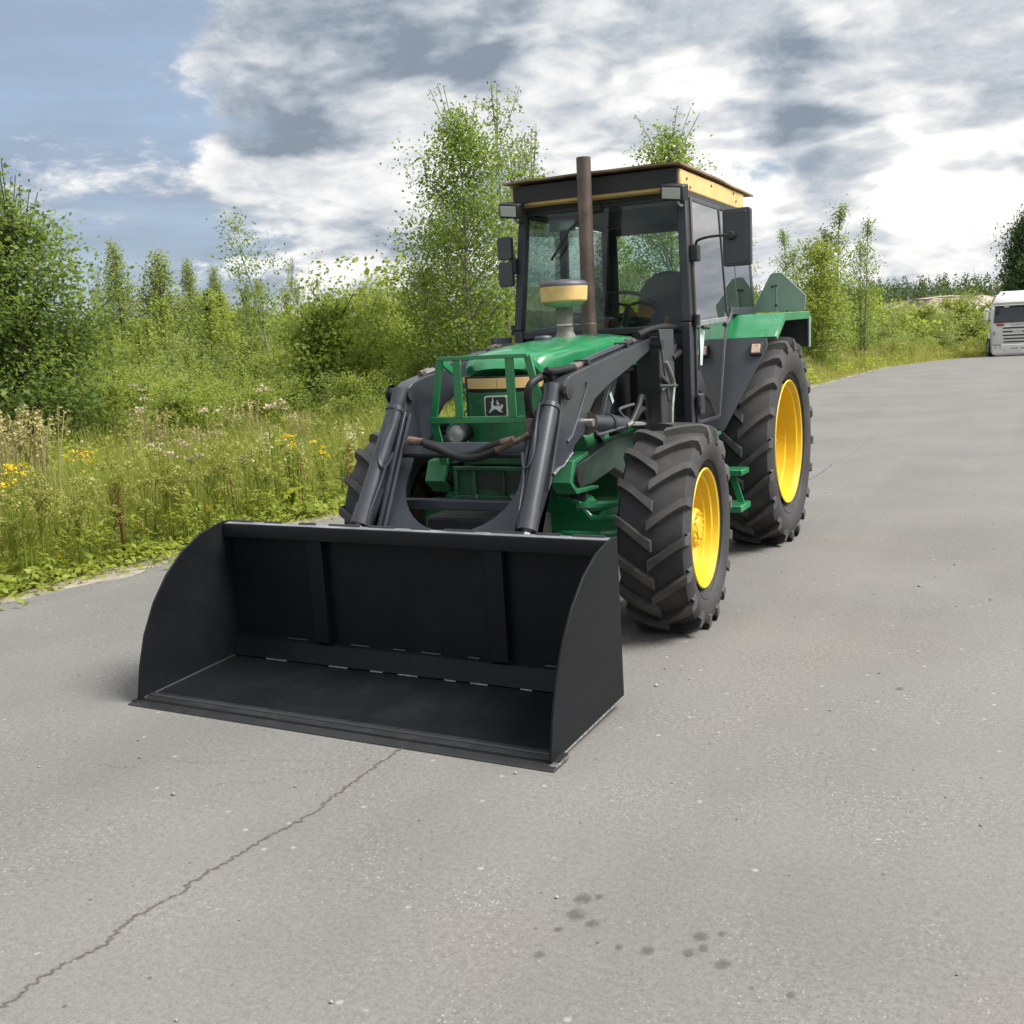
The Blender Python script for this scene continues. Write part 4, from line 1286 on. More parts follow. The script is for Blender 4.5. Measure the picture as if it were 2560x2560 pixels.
CABM = mat('cab_frame', (0.024, 0.027, 0.036), 0.46, var=0.15, scale=5, dirt=0.15, dirtcol=(0.09, 0.07, 0.06))
cab = MB().box((0, 1.95, 1.085), (1.02, 1.70, 0.07)).build('cab_floor', DARK, T, bevel=0.01)
for s in (-1, 1):
    MB().bar((s * (cw(ZS) - 0.03), ya(ZS) + 0.03, 0.98), (s * (cw(ZS) - 0.03), ya(ZS) + 0.03, ZS), 0.06, 0.075, (0, 1, 0)).build('front_post_lower', CABM, T, bevel=0.008)
    MB().bar((s * (cw(ZS) - 0.03), ya(ZS) + 0.03, ZS), (s * (cw(ZT) - 0.03), ya(ZT) + 0.03, ZT + 0.04), 0.06, 0.07, (0, 1, 0)).build('front_post', CABM, T, bevel=0.008)
    MB().bar((s * (cw(1.55) - 0.022), YBP + 0.04, 1.55), (s * (cw(ZT) - 0.022), YBP - 0.015, ZT + 0.03), 0.04, 0.045, (0, 1, 0)).build('door_post', CABM, T, bevel=0.006)
    MB().bar((s * (cw(1.70) - 0.03), YC0 - 0.03, 1.72), (s * (cw(ZT) - 0.03), YC1 - 0.03, ZT + 0.03), 0.055, 0.06, (0, 1, 0)).build('rear_post', CABM, T, bevel=0.008)
    MB().bar((s * (cw(1.78) - 0.012), 2.29, 1.77), (s * (cw(ZT) - 0.012), 2.25, ZT), 0.012, 0.030, (0, 1, 0)).build('window_bar', CABM, T, bevel=0.003)
    # head rail and sill rails
    MB().bar((s * (cw(ZT) - 0.025), ya(ZT) + 0.02, ZT + 0.012), (s * (cw(ZT) - 0.025), YC1 - 0.02, ZT + 0.012), 0.05, 0.05, (0, 0, 1)).build('head_rail', CABM, T, bevel=0.005)
    MB().bar((s * (cw(1.76) - 0.02), YBP + 0.06, 1.755), (s * (cw(1.76) - 0.02), YC0 - 0.03, 1.765), 0.04, 0.05, (0, 0, 1)).build('sill_rail', CABM, T, bevel=0.005)
    # door: frame of thin bars, tall glass reaching low, hinges, handle
    dr = MB().bar((s * (cw(1.67) + 0.004), ya(ZS) + 0.085, 1.665), (s * (cw(1.70) + 0.004), YBP + 0.01, 1.70), 0.022, 0.035, (0, 0, 1)).build('door', mat('door_rail', (0.16, 0.18, 0.18), 0.5, var=0.2), T, bevel=0.004)
    MB().bar((s * (cw(ZS) + 0.004), ya(ZS) + 0.080, 1.02), (s * (cw(ZS) + 0.004), ya(ZS) + 0.080, ZS), 0.022, 0.028, (0, 1, 0)).build('door_frame', CABM, dr, bevel=0.004)
    MB().bar((s * (cw(ZS) + 0.004), ya(ZS) + 0.080, ZS), (s * (cw(ZT) + 0.004), ya(ZT) + 0.070, ZT), 0.022, 0.026, (0, 1, 0)).build('door_frame', mat('worn_brown_edge', (0.085, 0.065, 0.055), 0.55, var=0.3), dr, bevel=0.004)
    MB().bar((s * (cw(ZT) + 0.004), ya(ZT) + 0.07, ZT - 0.012), (s * (cw(ZT) + 0.004), YBP - 0.02, ZT - 0.012), 0.022, 0.026, (0, 0, 1)).build('door_frame', GREYPL, dr, bevel=0.004)
    MB().bar((s * (cw(1.75) + 0.004), YBP + 0.02, 1.74), (s * (cw(ZT) + 0.004), YBP - 0.025, ZT), 0.022, 0.022, (0, 1, 0)).build('door_frame', CABM, dr, bevel=0.004)
    MB().bar((s * (cw(ZS) + 0.004), 1.68, 1.03), (s * (cw(ZS) + 0.004), YBP + 0.01, 1.72), 0.022, 0.022, (0, 1, 0)).build('door_frame', GREYPL, dr, bevel=0.004)
    MB().bar((s * (cw(ZS) + 0.004), ya(ZS) + 0.08, 1.03), (s * (cw(ZS) + 0.004), 1.68, 1.03), 0.022, 0.025, (0, 0, 1)).build('door_frame', CABM, dr, bevel=0.004)
    g = [(s * (cw(z) + 0.004), y, z) for y, z in ((ya(ZS) + 0.08, ZS), (YBP + 0.01, 1.70), (YBP - 0.025, ZT - 0.01), (ya(ZT) + 0.075, ZT - 0.01))]
    MB().plate(g, (s, 0, 0), 0.004).build('door_glass', GLASS_SIDE if s > 0 else GLASS, dr, smooth=False)
    g = [(s * (cw(z) + 0.004), y, z) for y, z in ((ya(ZS) + 0.08, 1.03), (1.68, 1.03), (YBP, 1.685), (ya(ZS) + 0.08, 1.655))]
    MB().plate(g, (s, 0, 0), 0.004).build('door_glass', GLASS_SIDE if s > 0 else GLASS, dr, smooth=False)
    for y, z in ((ya(1.69) + 0.05, 1.69), (ya(1.2) + 0.06, 1.17)):
        MB().tube([(s * (cw(z) + 0.025), y, z - 0.035), (s * (cw(z) + 0.025), y, z + 0.035)], 0.022, 12).build('hinge', DARK, dr)
    MB().tube([(s * (cw(1.66) + 0.03), 1.24, 1.645), (s * (cw(1.66) + 0.045), 1.33, 1.64)], 0.012, 8).build('door_handle', DARK, dr)
    MB().box((s * (cw(1.2) + 0.01), 1.20, 1.15), (0.05, 0.10, 0.14)).build('door_latch', DARK, dr, bevel=0.01)
    MB().tube(curve_pts([(s * 0.640, 1.86, 1.66), (s * 0.645, 1.93, 1.69), (s * 0.648, 1.975, 1.74), (s * 0.645, 1.985, 1.785)], 5), 0.014, 8).build('grab_rail', GREYPL, T)
    # rear quarter windows
    for y0, y1, t0, t1 in ((YBP + 0.055, 2.275, YBP + 0.015, 2.235), (2.305, YC0 - 0.06, 2.265, YC1 - 0.06)):
        g = [(s * (cw(1.78) - 0.01), y0, 1.78), (s * (cw(1.78) - 0.01), y1, 1.78), (s * (cw(2.45) - 0.01), t1, 2.45), (s * (cw(2.45) - 0.01), t0, 2.45)]
        MB().plate(g, (s, 0, 0), 0.004).build('quarter_window', GLASS_SIDE if s > 0 else GLASS, T, smooth=False)
# pale flat patch on the lower door glass
MB().plate([(0.640, y, z) for y, z in ((1.235, 1.40), (1.275, 1.40), (1.345, 1.62), (1.235, 1.625))], (1, 0, 0), 0.0015).build('door_patch', STICKER, T, smooth=False)
# windscreen, front lower panel, header
y0, y1 = ya(1.66) + 0.02, ya(2.46) + 0.02
MB().plate([(-0.565, y0, 1.665), (0.565, y0, 1.665), (0.535, y1, 2.47), (-0.535, y1, 2.47)], (0, 1, 0), 0.005).build('windscreen', GLASS, T, smooth=False)
MB().box((0, 1.125, 1.645), (1.20, 0.06, 0.045)).build('windscreen_sill', CABM, T, bevel=0.006)
MB().box((0, 1.135, 1.36), (1.16, 0.03, 0.56)).build('firewall', DARK, T)
MB().box((0, 1.195, 2.478), (1.14, 0.05, 0.05)).build('windscreen_head', CABM, T, bevel=0.005)
MB().box((0, 1.36, 2.475), (1.06, 0.30, 0.012)).build('sun_visor', mat('visor_grey', (0.10, 0.115, 0.12), 0.6), T)
# roof: cream box, dark vent panels in front, loose sheet on top
rb = MB().box((0, 1.825, 2.565), (1.190, 1.55, 0.125)).build('roof_box', CREAM, T, bevel=0.012)
for x0, x1 in ((-0.565, -0.022), (-0.012, 0.575)):
    MB().box(((x0 + x1) / 2, 1.043, 2.577), (x1 - x0, 0.018, 0.108)).build('vent_panel', mat('vent_dark', (0.012, 0.013, 0.017), 0.6, bump=0.3, bscale=150), rb, bevel=0.003)
MB().box((0, 2.62, 2.58), (1.15, 0.05, 0.09)).build('roof_rear_channel', CREAM, rb, bevel=0.01)
rs = MB()
nx, ny = 8, 12
for k, zz in ((0, 0.0), (1, 0.012)):
    for j in range(ny + 1):
        for i in range(nx + 1):
            x = -0.62 + 1.235 * i / nx
            y = 0.985 + 1.83 * j / ny
            w = 0.002 * math.sin(i * 2.1 + j * 1.7) + 0.003 * math.sin(j * 0.9 + i * 0.4) - 0.018 * (j / ny) ** 2
            rs.v.append((x, y, 2.648 + zz + w - (0.004 if i in (0, nx) else 0)))
n1 = (nx + 1) * (ny + 1)
for j in range(ny):
    for i in range(nx):
        a = j * (nx + 1) + i
        rs.f.append((a, a + nx + 1, a + nx + 2, a + 1))
        rs.f.append((n1 + a, n1 + a + 1, n1 + a + nx + 2, n1 + a + nx + 1))
for i in range(nx):
    for a in (i, ny * (nx + 1) + i):
        rs.f.append((a, a + 1, n1 + a + 1, n1 + a))
for j in range(ny):
    for a in (j * (nx + 1), j * (nx + 1) + nx):
        rs.f.append((a, a + nx + 1, n1 + a + nx + 1, n1 + a))
rs.build('roof_sheet', ROOFB, T, ang=40)
MB().box((0, 1.83, 2.634), (1.10, 1.45, 0.02)).build('roof_top', DARK, rb)
for y, z in ((1.17, 2.575), (1.24, 2.53), (1.72, 2.59), (2.30, 2.60), (2.36, 2.55)):
    MB().box((0.5965, y, z), (0.004, 0.026, 0.014), Matrix.Rotation(R(15), 3, 'X')).build('roof_dent', mat('rust_spot', (0.06, 0.03, 0.02), 0.8), rb)
MB().box((0, 1.9, 2.488), (1.10, 1.50, 0.02)).build('headliner', mat('headliner_dark', (0.03, 0.033, 0.04), 0.8), T)
# work lamps on the roof corners
for s in (-1, 1):
    lx, ly, lz = s * 0.565, 1.005, 2.478
    tilt = Matrix.Rotation(R(6), 3, 'Y') @ Matrix.Rotation(R(14), 3, 'X') @ Matrix.Rotation(R(-10), 3, 'Z' if s > 0 else 'Z')
    lm = MB().box((lx, ly, lz), (0.16, 0.08, 0.098), tilt).build('work_lamp', DARK, T, bevel=0.010)
    MB().box(Vector((lx, ly, lz)) + tilt @ Vector((0, -0.0415, 0)), (0.126, 0.006, 0.066), tilt).build('lamp_lens', LENS, lm, bevel=0.002)
    MB().tube([(lx, ly + 0.02, lz - 0.035), (lx + s * 0.005, ly + 0.08, lz - 0.07), (lx + s * 0.005, 1.15, lz - 0.07)], 0.010, 6).build('lamp_bracket', STEEL, lm)
# mirrors
mr = MB()
mp = [(x, z) for x, z in rrect(0.094, 0.178, 0.022)]
mc = Vector((0.900, 1.20, 2.192))
rotm = Matrix.Rotation(R(-6), 3, 'Z')
mr.plate([mc + rotm @ Vector((x, 0, z)) for x, z in mp], rotm @ Vector((0, 1, 0)), 0.035)
mro = mr.build('mirror', MIRROR_BACK, T, bevel=0.008)
MB().plate([mc + rotm @ Vector((x, -0.006, z)) for x, z in rrect(0.070, 0.160, 0.016)], rotm @ Vector((0, 1, 0)), 0.010).build('mirror_panel', MIRROR_BACK, mro, bevel=0.003)
MB().plate([mc + rotm @ Vector((x, 0.0355, z)) for x, z in rrect(0.086, 0.170, 0.018)], rotm @ Vector((0, 1, 0)), 0.002).build('mirror_glass', MIRROR_GLASS, mro)
MB().lathe([(-0.04, 0.0), (-0.04, 0.02), (-0.01, 0.03), (0.0, 0.03)], (mc.x - 0.03, mc.y, mc.z + 0.012), 'y', 14, cap=False).build('mirror_joint', DARK, mro)
MB().tube(curve_pts([(0.640, 1.19, 2.165), (0.66, 1.17, 2.19), (0.74, 1.165, 2.205), (0.87, 1.168, 2.206)], 5), 0.009, 8).build('mirror_arm', DARK, mro)
MB().box((0.632, 1.20, 2.115), (0.05, 0.085, 0.105)).build('mirror_bracket', DARK, mro, bevel=0.008)
for z0, z1_ in ((2.165, 2.318), (1.985, 2.150)):
    mc2 = Vector((-0.665, 1.06, (z0 + z1_) / 2))
    q = MB().plate([mc2 + Vector((x, 0, z)) for x, z in rrect(0.052, (z1_ - z0) / 2, 0.016)], (0, 1, 0), 0.045)
    qo = q.build('mirror', MIRROR_BACK, T, bevel=0.006)
    MB().plate([mc2 + Vector((x, 0.046, z)) for x, z in rrect(0.046, (z1_ - z0) / 2 - 0.006, 0.012)], (0, 1, 0), 0.002).build('mirror_glass', MIRROR_GLASS, qo)
    MB().tube([(-0.66, 1.09, (z0 + z1_) / 2), (-0.60, 1.15, 2.14)], 0.010, 8).build('mirror_arm', STEEL, qo)
MB().box((-0.615, 1.12, 2.12), (0.05, 0.09, 0.10)).build('mirror_bracket', DARK, T, bevel=0.008)
# wiper
MB().tube([(-0.05, 1.165, 2.46), (-0.20, 1.12, 2.33), (-0.335, 1.105, 2.14)], [0.010, 0.007, 0.009], 8).build('wiper', DARK, T)
MB().box((-0.03, 1.17, 2.455), (0.09, 0.04, 0.05)).build('wiper_motor', DARK, T, bevel=0.008)
MB().box((-0.33, 1.30, 2.385), (0.20, 0.02, 0.085), Matrix.Rotation(R(-8), 3, 'X')).build('inside_mirror', mat('mirror_inside', (0.22, 0.26, 0.25), 0.2, metal=0.5), T, bevel=0.01)
# inside: dash, steering wheel, seat, rear wall
MB().box((0.05, 1.32, 1.58), (0.80, 0.30, 0.18)).build('dashboard', DARK, T, bevel=0.03)
MB().tube([(0.06, 1.35, 1.60), (0.06, 1.50, 1.80)], 0.03, 12).build('steering_column', DARK, T)
sw = MB()
ctr, ax_ = Vector((0.06, 1.50, 1.82)), Vector((0, -0.42, -0.9)).normalized()
s1 = Vector((1, 0, 0))
s2 = ax_.cross(s1)
ring = [ctr + s1 * 0.205 * math.cos(2 * math.pi * i / 36) + s2 * 0.205 * math.sin(2 * math.pi * i / 36) for i in range(37)]
sw.tube(ring, 0.013, 10, cap=False)
swo = sw.build('steering_wheel', DARK, T)
for k in range(3):
    a = 2 * math.pi * k / 3 + 0.5
    MB().tube([ctr, ctr + s1 * 0.2 * math.cos(a) + s2 * 0.2 * math.sin(a)], 0.010, 6).build('wheel_spoke', DARK, swo)
for x, y in ((-0.12, 1.47), (0.30, 1.50)):
    MB().tube([(x, y, 1.60), (x + 0.04, y - 0.02, 1.73)], [0.010, 0.014], 8).build('orange_lever', ORANGE, T)
st = MB()
back = []
for i in range(9):
    a = math.pi * i / 8
    back.append((0.11 + 0.225 * math.cos(a) * (1.0 if i not in (0, 8) else 1.02), 1.84 + 0.24 * math.sin(a) ** 0.8))
so = MB().box((0.11, 1.98, 1.52), (0.48, 0.48, 0.12)).build('seat', SEATM, T, bevel=0.04)
MB().plate([(x, 2.16, z) for x, z in back + [(-0.125, 1.55), (0.345, 1.55)]], (0, 1, 0.12), 0.11).build('backrest', SEATM, so, bevel=0.03)
MB().box((0.11, 1.98, 1.30), (0.30, 0.34, 0.36)).build('seat_base', DARK, so, bevel=0.02)
for s in (-1, 1):
    MB().box((0.11 + s * 0.27, 2.02, 1.70), (0.06, 0.30, 0.05)).build('armrest', SEATM, so, bevel=0.015)
# rear wall with its window
rw_ = MB().box((0, 2.755, 2.455), (1.10, 0.04, 0.07)).build('rear_wall', CABM, T, bevel=0.01)
MB().box((0, 2.79, 1.44), (1.10, 0.04, 0.74)).build('rear_panel_lower', CABM, rw_)
for s in (-1, 1):
    MB().box((s * 0.535, 2.77, 2.12), (0.09, 0.045, 0.62)).build('rear_pillar', CABM, rw_, bevel=0.02)
MB().plate([(-0.49, 2.79, 1.81), (0.49, 2.79, 1.81), (0.49, 2.76, 2.42), (-0.49, 2.76, 2.42)], (0, 1, 0), 0.004).build('rear_window', GLASS, rw_, smooth=False)

# ---- fenders, steps ----------------------------------------------------------------
for s in (-1, 1):
    fb = MB()
    xi, xo = 0.53, 0.955
    # sloping front and flat top, one folded sheet, with an outer lip
    th = 0.006
    up_ = [(2.005, 1.563), (2.27, 1.731), (3.18, 1.747)]
    lo_ = [(3.18, 1.739), (2.272, 1.722), (2.010, 1.556)]
    fb.prof_x(up_ + lo_, s * xi, s * xo)
    fe = fb.build('fender', GREEN, T, bevel=0.003)
    MB().plate([(s * xo, 2.005, 1.560), (s * xo, 2.27, 1.7285), (s * xo, 3.18, 1.7445), (s * xo, 3.18, 1.690), (s * xo, 2.29, 1.672), (s * xo, 2.03, 1.535)], (s, 0, 0), 0.008).build('fender_lip', GREEN, fe, bevel=0.002)
    MB().box((s * (xi + xo) / 2, 3.185, 1.60), (xo - xi, 0.012, 0.26)).build('fender_rear_flap', GREYPAINT, fe)
    MB().box((s * (xo + 0.004), 3.17, 1.59), (0.012, 0.05, 0.24)).build('flap_flange', FADED, fe)
    MB().box((s * (xi + xo) / 2, 2.74, 1.716), (xo - xi - 0.02, 0.86, 0.006)).build('fender_underside', GREYPAINT, fe)
    MB().box((s * (xi - 0.012), 2.45, 1.42), (0.012, 1.40, 0.60)).build('fender_inner', GREYPAINT, fe)
    MB().box((s * (xi - 0.012), 2.45, 1.752), (0.05, 0.9, 0.05)).build('fender_seam', GREYPL, fe, bevel=0.01)
    sh = [(s * 0.50, 2.003, 1.565), (s * 0.895, 2.003, 1.556), (s * 0.905, 1.985, 1.50), (s * 0.655, 1.74, 0.937), (s * 0.640, 1.735, 0.925), (s * 0.44, 1.75, 0.985)]
    MB().plate(sh, (0, 0.92, -0.38), 0.010).build('fender_shield', GREYPAINT, fe, bevel=0.003)
    tl = MB().plate([(s * 0.829 + x, 1.968 - z * 0.0 - 0.018 + 0.42 * z, 1.487 + z) for x, z in rrect(0.044, 0.042, 0.010)], (0, 0.92, -0.38), 0.03).build('turn_lamp', DARK, fe, bevel=0.004)
    MB().plate([(s * 0.829 + x, 1.948 + 0.42 * z, 1.488 + z) for x, z in rrect(0.031, 0.030, 0.006)], (0, 0.92, -0.38), 0.010).build('lamp_lens', AMBER, fe, bevel=0.002)
    pl_ = [(s * 0.575, 2.92, 1.755), (s * 0.605, 2.92, 1.842), (s * 0.709, 2.92, 2.040), (s * 0.735, 2.92, 2.052), (s * 0.800, 2.92, 2.050), (s * 0.985, 2.92, 1.864), (s * 0.975, 2.92, 1.75)]
    rp = MB().plate(pl_, (0, 1, 0), 0.012).build('rear_guard_plate', FADED, T, bevel=0.003)
    MB().tube([(s * 0.76, 2.915, 1.75), (s * 0.76, 2.915, 1.96)], 0.006, 6).build('plate_seam', FADED, rp)
    for x_, z_ in ((0.728, 1.945), (0.757, 1.80), (0.757, 1.95)):
        MB().lathe([(2.918, 0.010), (2.908, 0.010), (2.908, 0.0)], (s * x_, 0, z_), 'y', 8, cap=False).build('plate_bolt', DARK, rp)
    # steps
    stp = MB().box((s * 0.70, 1.60, 0.415), (0.27, 0.26, 0.045)).build('step', GREEN, T, bevel=0.006)
    for k in range(3):
        MB().box((s * 0.70, 1.52 + 0.075 * k, 0.4395), (0.25, 0.020, 0.006)).build('step_tread', GREEN_OLD, stp)
    MB().box((s * 0.715, 1.64, 0.655), (0.22, 0.20, 0.04)).build('upper_step', GREEN, stp, bevel=0.006)
    MB().bar((s * 0.72, 1.66, 0.64), (s * 0.80, 1.62, 0.43), 0.045, 0.012, (0, 1, 0)).build('step_strut', GREEN, stp, bevel=0.002)
    MB().bar((s * 0.52, 1.58, 0.42), (s * 0.50, 1.60, 1.06), 0.05, 0.012, (0, 1, 0)).build('step_strut', GREEN_OLD, stp, bevel=0.002)
    MB().box((s * 0.60, 1.50, 0.93), (0.16, 0.12, 0.025)).build('step_bracket', GREEN, stp, bevel=0.003)
    # fuel/battery box below the cab front
    MB().box((s * 0.42, 1.15, 0.84), (0.30, 0.44, 0.36)).build('side_tank', DARK, T, bevel=0.02)

# ------------------------------------------------------------------ oncoming lorry
def build_truck():
    WHITE = mat('lorry_white', (0.55, 0.55, 0.545), 0.3, var=0.03, scale=2, coat=0.4)
    LDARK = mat('lorry_dark', (0.012, 0.012, 0.018), 0.5)
    LGLASS = mat('lorry_glass', (0.03, 0.035, 0.042), 0.2, spec=0.4)
    LGREY = mat('lorry_grey', (0.22, 0.22, 0.22), 0.5)
    LRED = mat('lorry_red_mark', (0.32, 0.03, 0.06), 0.4)
    LRUB = mat('lorry_tyre', (0.02, 0.02, 0.021), 0.8)
    base = onz((2400 + 1190 / 8.78, 700 + 1668 / 8.78))
    t = empty('lorry', (base.x + 0.12, base.y, 0.004), R(4))
    tag(t, 'white lorry with slatted grille approaching on the far road', 'lorry')
    # cab body: lofted side profile (y back, z) with rounded front
    prof = [(0.05, 0.20), (0.02, 0.55), (0.0, 1.0), (0.0, 1.45), (0.05, 1.66), (0.16, 2.10), (0.26, 2.42), (0.33, 2.52), (0.30, 2.60), (0.42, 2.86), (0.75, 3.04), (1.5, 3.08), (2.2, 3.05), (2.3, 2.9), (2.3, 0.75), (1.75, 0.75), (1.75, 0.95), (1.45, 1.16), (1.05, 1.20), (0.65, 1.16), (0.45, 0.95), (0.42, 0.22)]
    b = MB()
    cols = [(-1.25, 0.16, 0.10), (-1.19, 0.05, 0.03), (-1.05, 0.0, 0.0), (1.05, 0.0, 0.0), (1.19, 0.05, 0.03), (1.25, 0.16, 0.10)]
    n = len(prof)
    for x, dy, dz_ in cols:
        for y, z in prof:
            taper = 1.0 - 0.24 * max(0.0, (z - 2.25) / 0.8) ** 1.6
            b.v.append((x * taper * (0.93 if z < 1.25 else 1.0), y + (dy if y < 0.6 and z > 0.1 else 0.0), z - (dz_ if z > 2.7 else 0)))
    for c in range(len(cols) - 1):
        for i in range(n):
            j = (i + 1) % n
            b.f.append((c * n + i, c * n + j, (c + 1) * n + j, (c + 1) * n + i))
    b.f.append(tuple(range(n)))
    b.f.append(tuple((len(cols) - 1) * n + i for i in reversed(range(n))))
    body = b.build('cab', WHITE, t, ang=40)
    # windscreen, pillars, visor
    ws = MB().plate([(-1.08, 0.045, 1.67), (1.08, 0.045, 1.67), (1.02, 0.235, 2.40), (-1.02, 0.235, 2.40)], (0, -0.95, 0.25), 0.02).build('windscreen', LGLASS, t)
    MB().box((0, 0.17, 2.43), (2.10, 0.06, 0.06)).build('screen_header', LDARK, t)
    MB().box((0, 0.03, 1.66), (2.14, 0.05, 0.035)).build('screen_sill', LDARK, t)
    MB().plate([(-1.02, 0.10, 2.50), (1.02, 0.10, 2.50), (0.98, 0.05, 2.62), (-0.98, 0.05, 2.62)], (0, 1, 0.2), 0.03).build('sun_visor', WHITE, t, bevel=0.01)
    for x in (-0.5, 0.5):
        MB().box((x, 0.14, 2.40), (0.22, 0.05, 0.06)).build('visor_bracket', WHITE, t)
    MB().plate([(-0.85, 0.75, 3.05), (0.85, 0.75, 3.05), (0.75, 1.3, 3.18), (-0.75, 1.3, 3.18)], (0, 0, -1), 0.06).build('roof_hatch', WHITE, t)
    MB().tube([(-0.62, 0.62, 3.02), (-0.62, 0.62, 3.10)], 0.05, 10).build('roof_horn', LDARK, t)
    for x in (-0.35, 0.55):
        MB().tube([(x, 0.03, 1.70), (x + 0.42, 0.09, 1.80)], 0.014, 6).build('wiper', LDARK, t)
    # grille slats
    gp = MB().box((0, -0.003, 0.98), (1.36, 0.02, 0.92)).build('grille', WHITE, t, bevel=0.01)
    for z in (1.375, 1.195, 1.015, 0.855, 0.70, 0.565):
        MB().box((0, -0.016, z), (1.30 if z > 0.9 else 1.24, 0.014, 0.068)).build('grille_slot', LDARK, gp)
    MB().box((0, -0.026, 1.195), (0.42, 0.006, 0.058)).build('badge_bar', WHITE, gp)
    for k in range(5):
        MB().box((-0.13 + 0.065 * k, -0.031, 1.195), (0.028, 0.004, 0.034)).build('badge_mark', LGREY, gp)
    fc = bpy.data.curves.new('lettering', 'FONT')
    fc.body = 'SCANIA'
    fc.size = 0.155
    fc.align_x = 'CENTER'
    fc.extrude = 0.004
    fc.space_character = 1.15
    fc.materials.append(LGREY)
    ft = bpy.data.objects.new('lettering', fc)
    COL.objects.link(ft)
    bpy.context.view_layer.update()
    lm_ = bpy.data.meshes.new_from_object(ft.evaluated_get(bpy.context.evaluated_depsgraph_get()))
    bpy.data.objects.remove(ft)
    fo = bpy.data.objects.new('lettering', lm_)
    COL.objects.link(fo)
    fo.parent = t
    fo.location = (0, -0.014, 1.475)
    fo.rotation_euler = (R(90), 0, 0)
    # bumper, lights, plate
    bp = MB().box((0, 0.06, 0.34), (2.26, 0.26, 0.50)).build('bumper', WHITE, t, bevel=0.05)
    for s in (-1, 1):
        MB().box((s * 0.90, -0.068, 0.58), (0.40, 0.03, 0.13)).build('headlight', mat('lorry_lamp', (0.30, 0.31, 0.32), 0.15, coat=0.5), t, bevel=0.02)
        for dx in (0.0, 0.22):
            MB().lathe([(-0.079, 0.035), (-0.073, 0.035)], (s * (0.98 - dx), 0, 0.42), 'y', 10).build('fog_lamp', LGREY, t)
        MB().plate([(s * 0.98, -0.006, 1.60), (s * 0.60, -0.006, 1.575), (s * 0.58, -0.006, 1.53), (s * 0.66, -0.006, 1.475), (s * 0.92, -0.006, 1.475)], (0, -1, 0), 0.01).build('corner_mark', LRED, t)
        MB().box((s * 1.05, -0.004, 1.14), (0.10, 0.02, 0.16)).build('corner_vent', LGREY, t)
        m_ = MB().box((s * 1.42, 0.10, 1.98), (0.18, 0.14, 0.42)).build('mirror', WHITE, t, bevel=0.04)
        MB().box((s * 1.40, 0.10, 2.28), (0.20, 0.14, 0.16)).build('mirror_top', WHITE, m_, bevel=0.04)
        MB().tube([(s * 1.2, 0.25, 2.35), (s * 1.40, 0.12, 2.28)], 0.03, 8).build('mirror_arm', LDARK, m_)
        MB().tube([(s * 1.2, 0.25, 1.75), (s * 1.40, 0.12, 1.85)], 0.03, 8).build('mirror_arm', LDARK, m_)
        MB().lathe([(0.06, 0.0), (0.05, 0.09), (-0.02, 0.09)], (s * 0.90, -0.08, 2.22), 'y', 12).build('front_mirror', LDARK, t)
        w = empty('wheel', (s * 1.15, 1.05, 0.50), R(8))
        w.parent = t
        MB().lathe([(-0.15, 0.30), (-0.155, 0.44), (-0.12, 0.50), (0.12, 0.50), (0.155, 0.44), (0.15, 0.30)], (0, 0, 0), 'x', 36, cap=False).build('tyre', LRUB, w)
        MB().lathe([(s * 0.15, 0.30), (s * 0.12, 0.26), (s * 0.13, 0.14), (s * 0.17, 0.12), (s * 0.17, 0.0)], (0, 0, 0), 'x', 28, cap=False).build('rim', LGREY, w)
        MB().prof_x([(0.42, 0.90), (0.60, 1.06), (1.05, 1.14), (1.50, 1.06), (1.68, 0.90), (1.64, 0.87), (1.47, 1.02), (1.05, 1.10), (0.63, 1.02), (0.46, 0.87)], s * 1.12, s * 1.31).build('wheel_arch', WHITE, t, bevel=0.01)
        for ax in (5.0, 6.3):
            w2 = empty('rear_wheel', (s * 0.80, ax, 0.50))
            w2.parent = t
            MB().lathe([(-0.28, 0.30), (-0.285, 0.44), (-0.25, 0.50), (0.25, 0.50), (0.285, 0.44), (0.28, 0.30)], (0, 0, 0), 'x', 32, cap=False).build('tyre', LRUB, w2)
            MB().lathe([(s * 0.28, 0.30), (s * 0.10, 0.26), (s * 0.10, 0.0)], (0, 0, 0), 'x', 24, cap=False).build('rim', LGREY, w2)
        MB().box((s * 0.42, 4.5, 0.85), (0.10, 5.2, 0.26)).build('chassis_rail', LDARK, t)
        MB().box((s * 1.0, 3.1, 0.62), (0.42, 1.3, 0.50)).build('side_tank', LGREY, t, bevel=0.05)
    pt = MB().box((0, -0.076, 0.26), (0.52, 0.014, 0.11)).build('number_plate', mat('plate_white', (0.7, 0.7, 0.7), 0.4), t)
    for k in range(6):
        MB().box((-0.19 + 0.075 * k, -0.0845, 0.26), (0.035, 0.003, 0.06)).build('plate_mark', LGREY, pt)
    MB().box((-0.12, -0.074, 0.375), (0.34, 0.008, 0.03)).build('bumper_slot', LDARK, t)
    MB().box((0.30, -0.074, 0.38), (0.30, 0.008, 0.035)).build('bumper_slot', LDARK, t)
    MB().lathe([(-0.082, 0.03), (-0.07, 0.03)], (-0.55, 0, 0.29), 'y', 10).build('tow_eye', LGREY, t)


build_truck()

# ------------------------------------------------------------------ vegetation
RNG = np.random.default_rng(11)


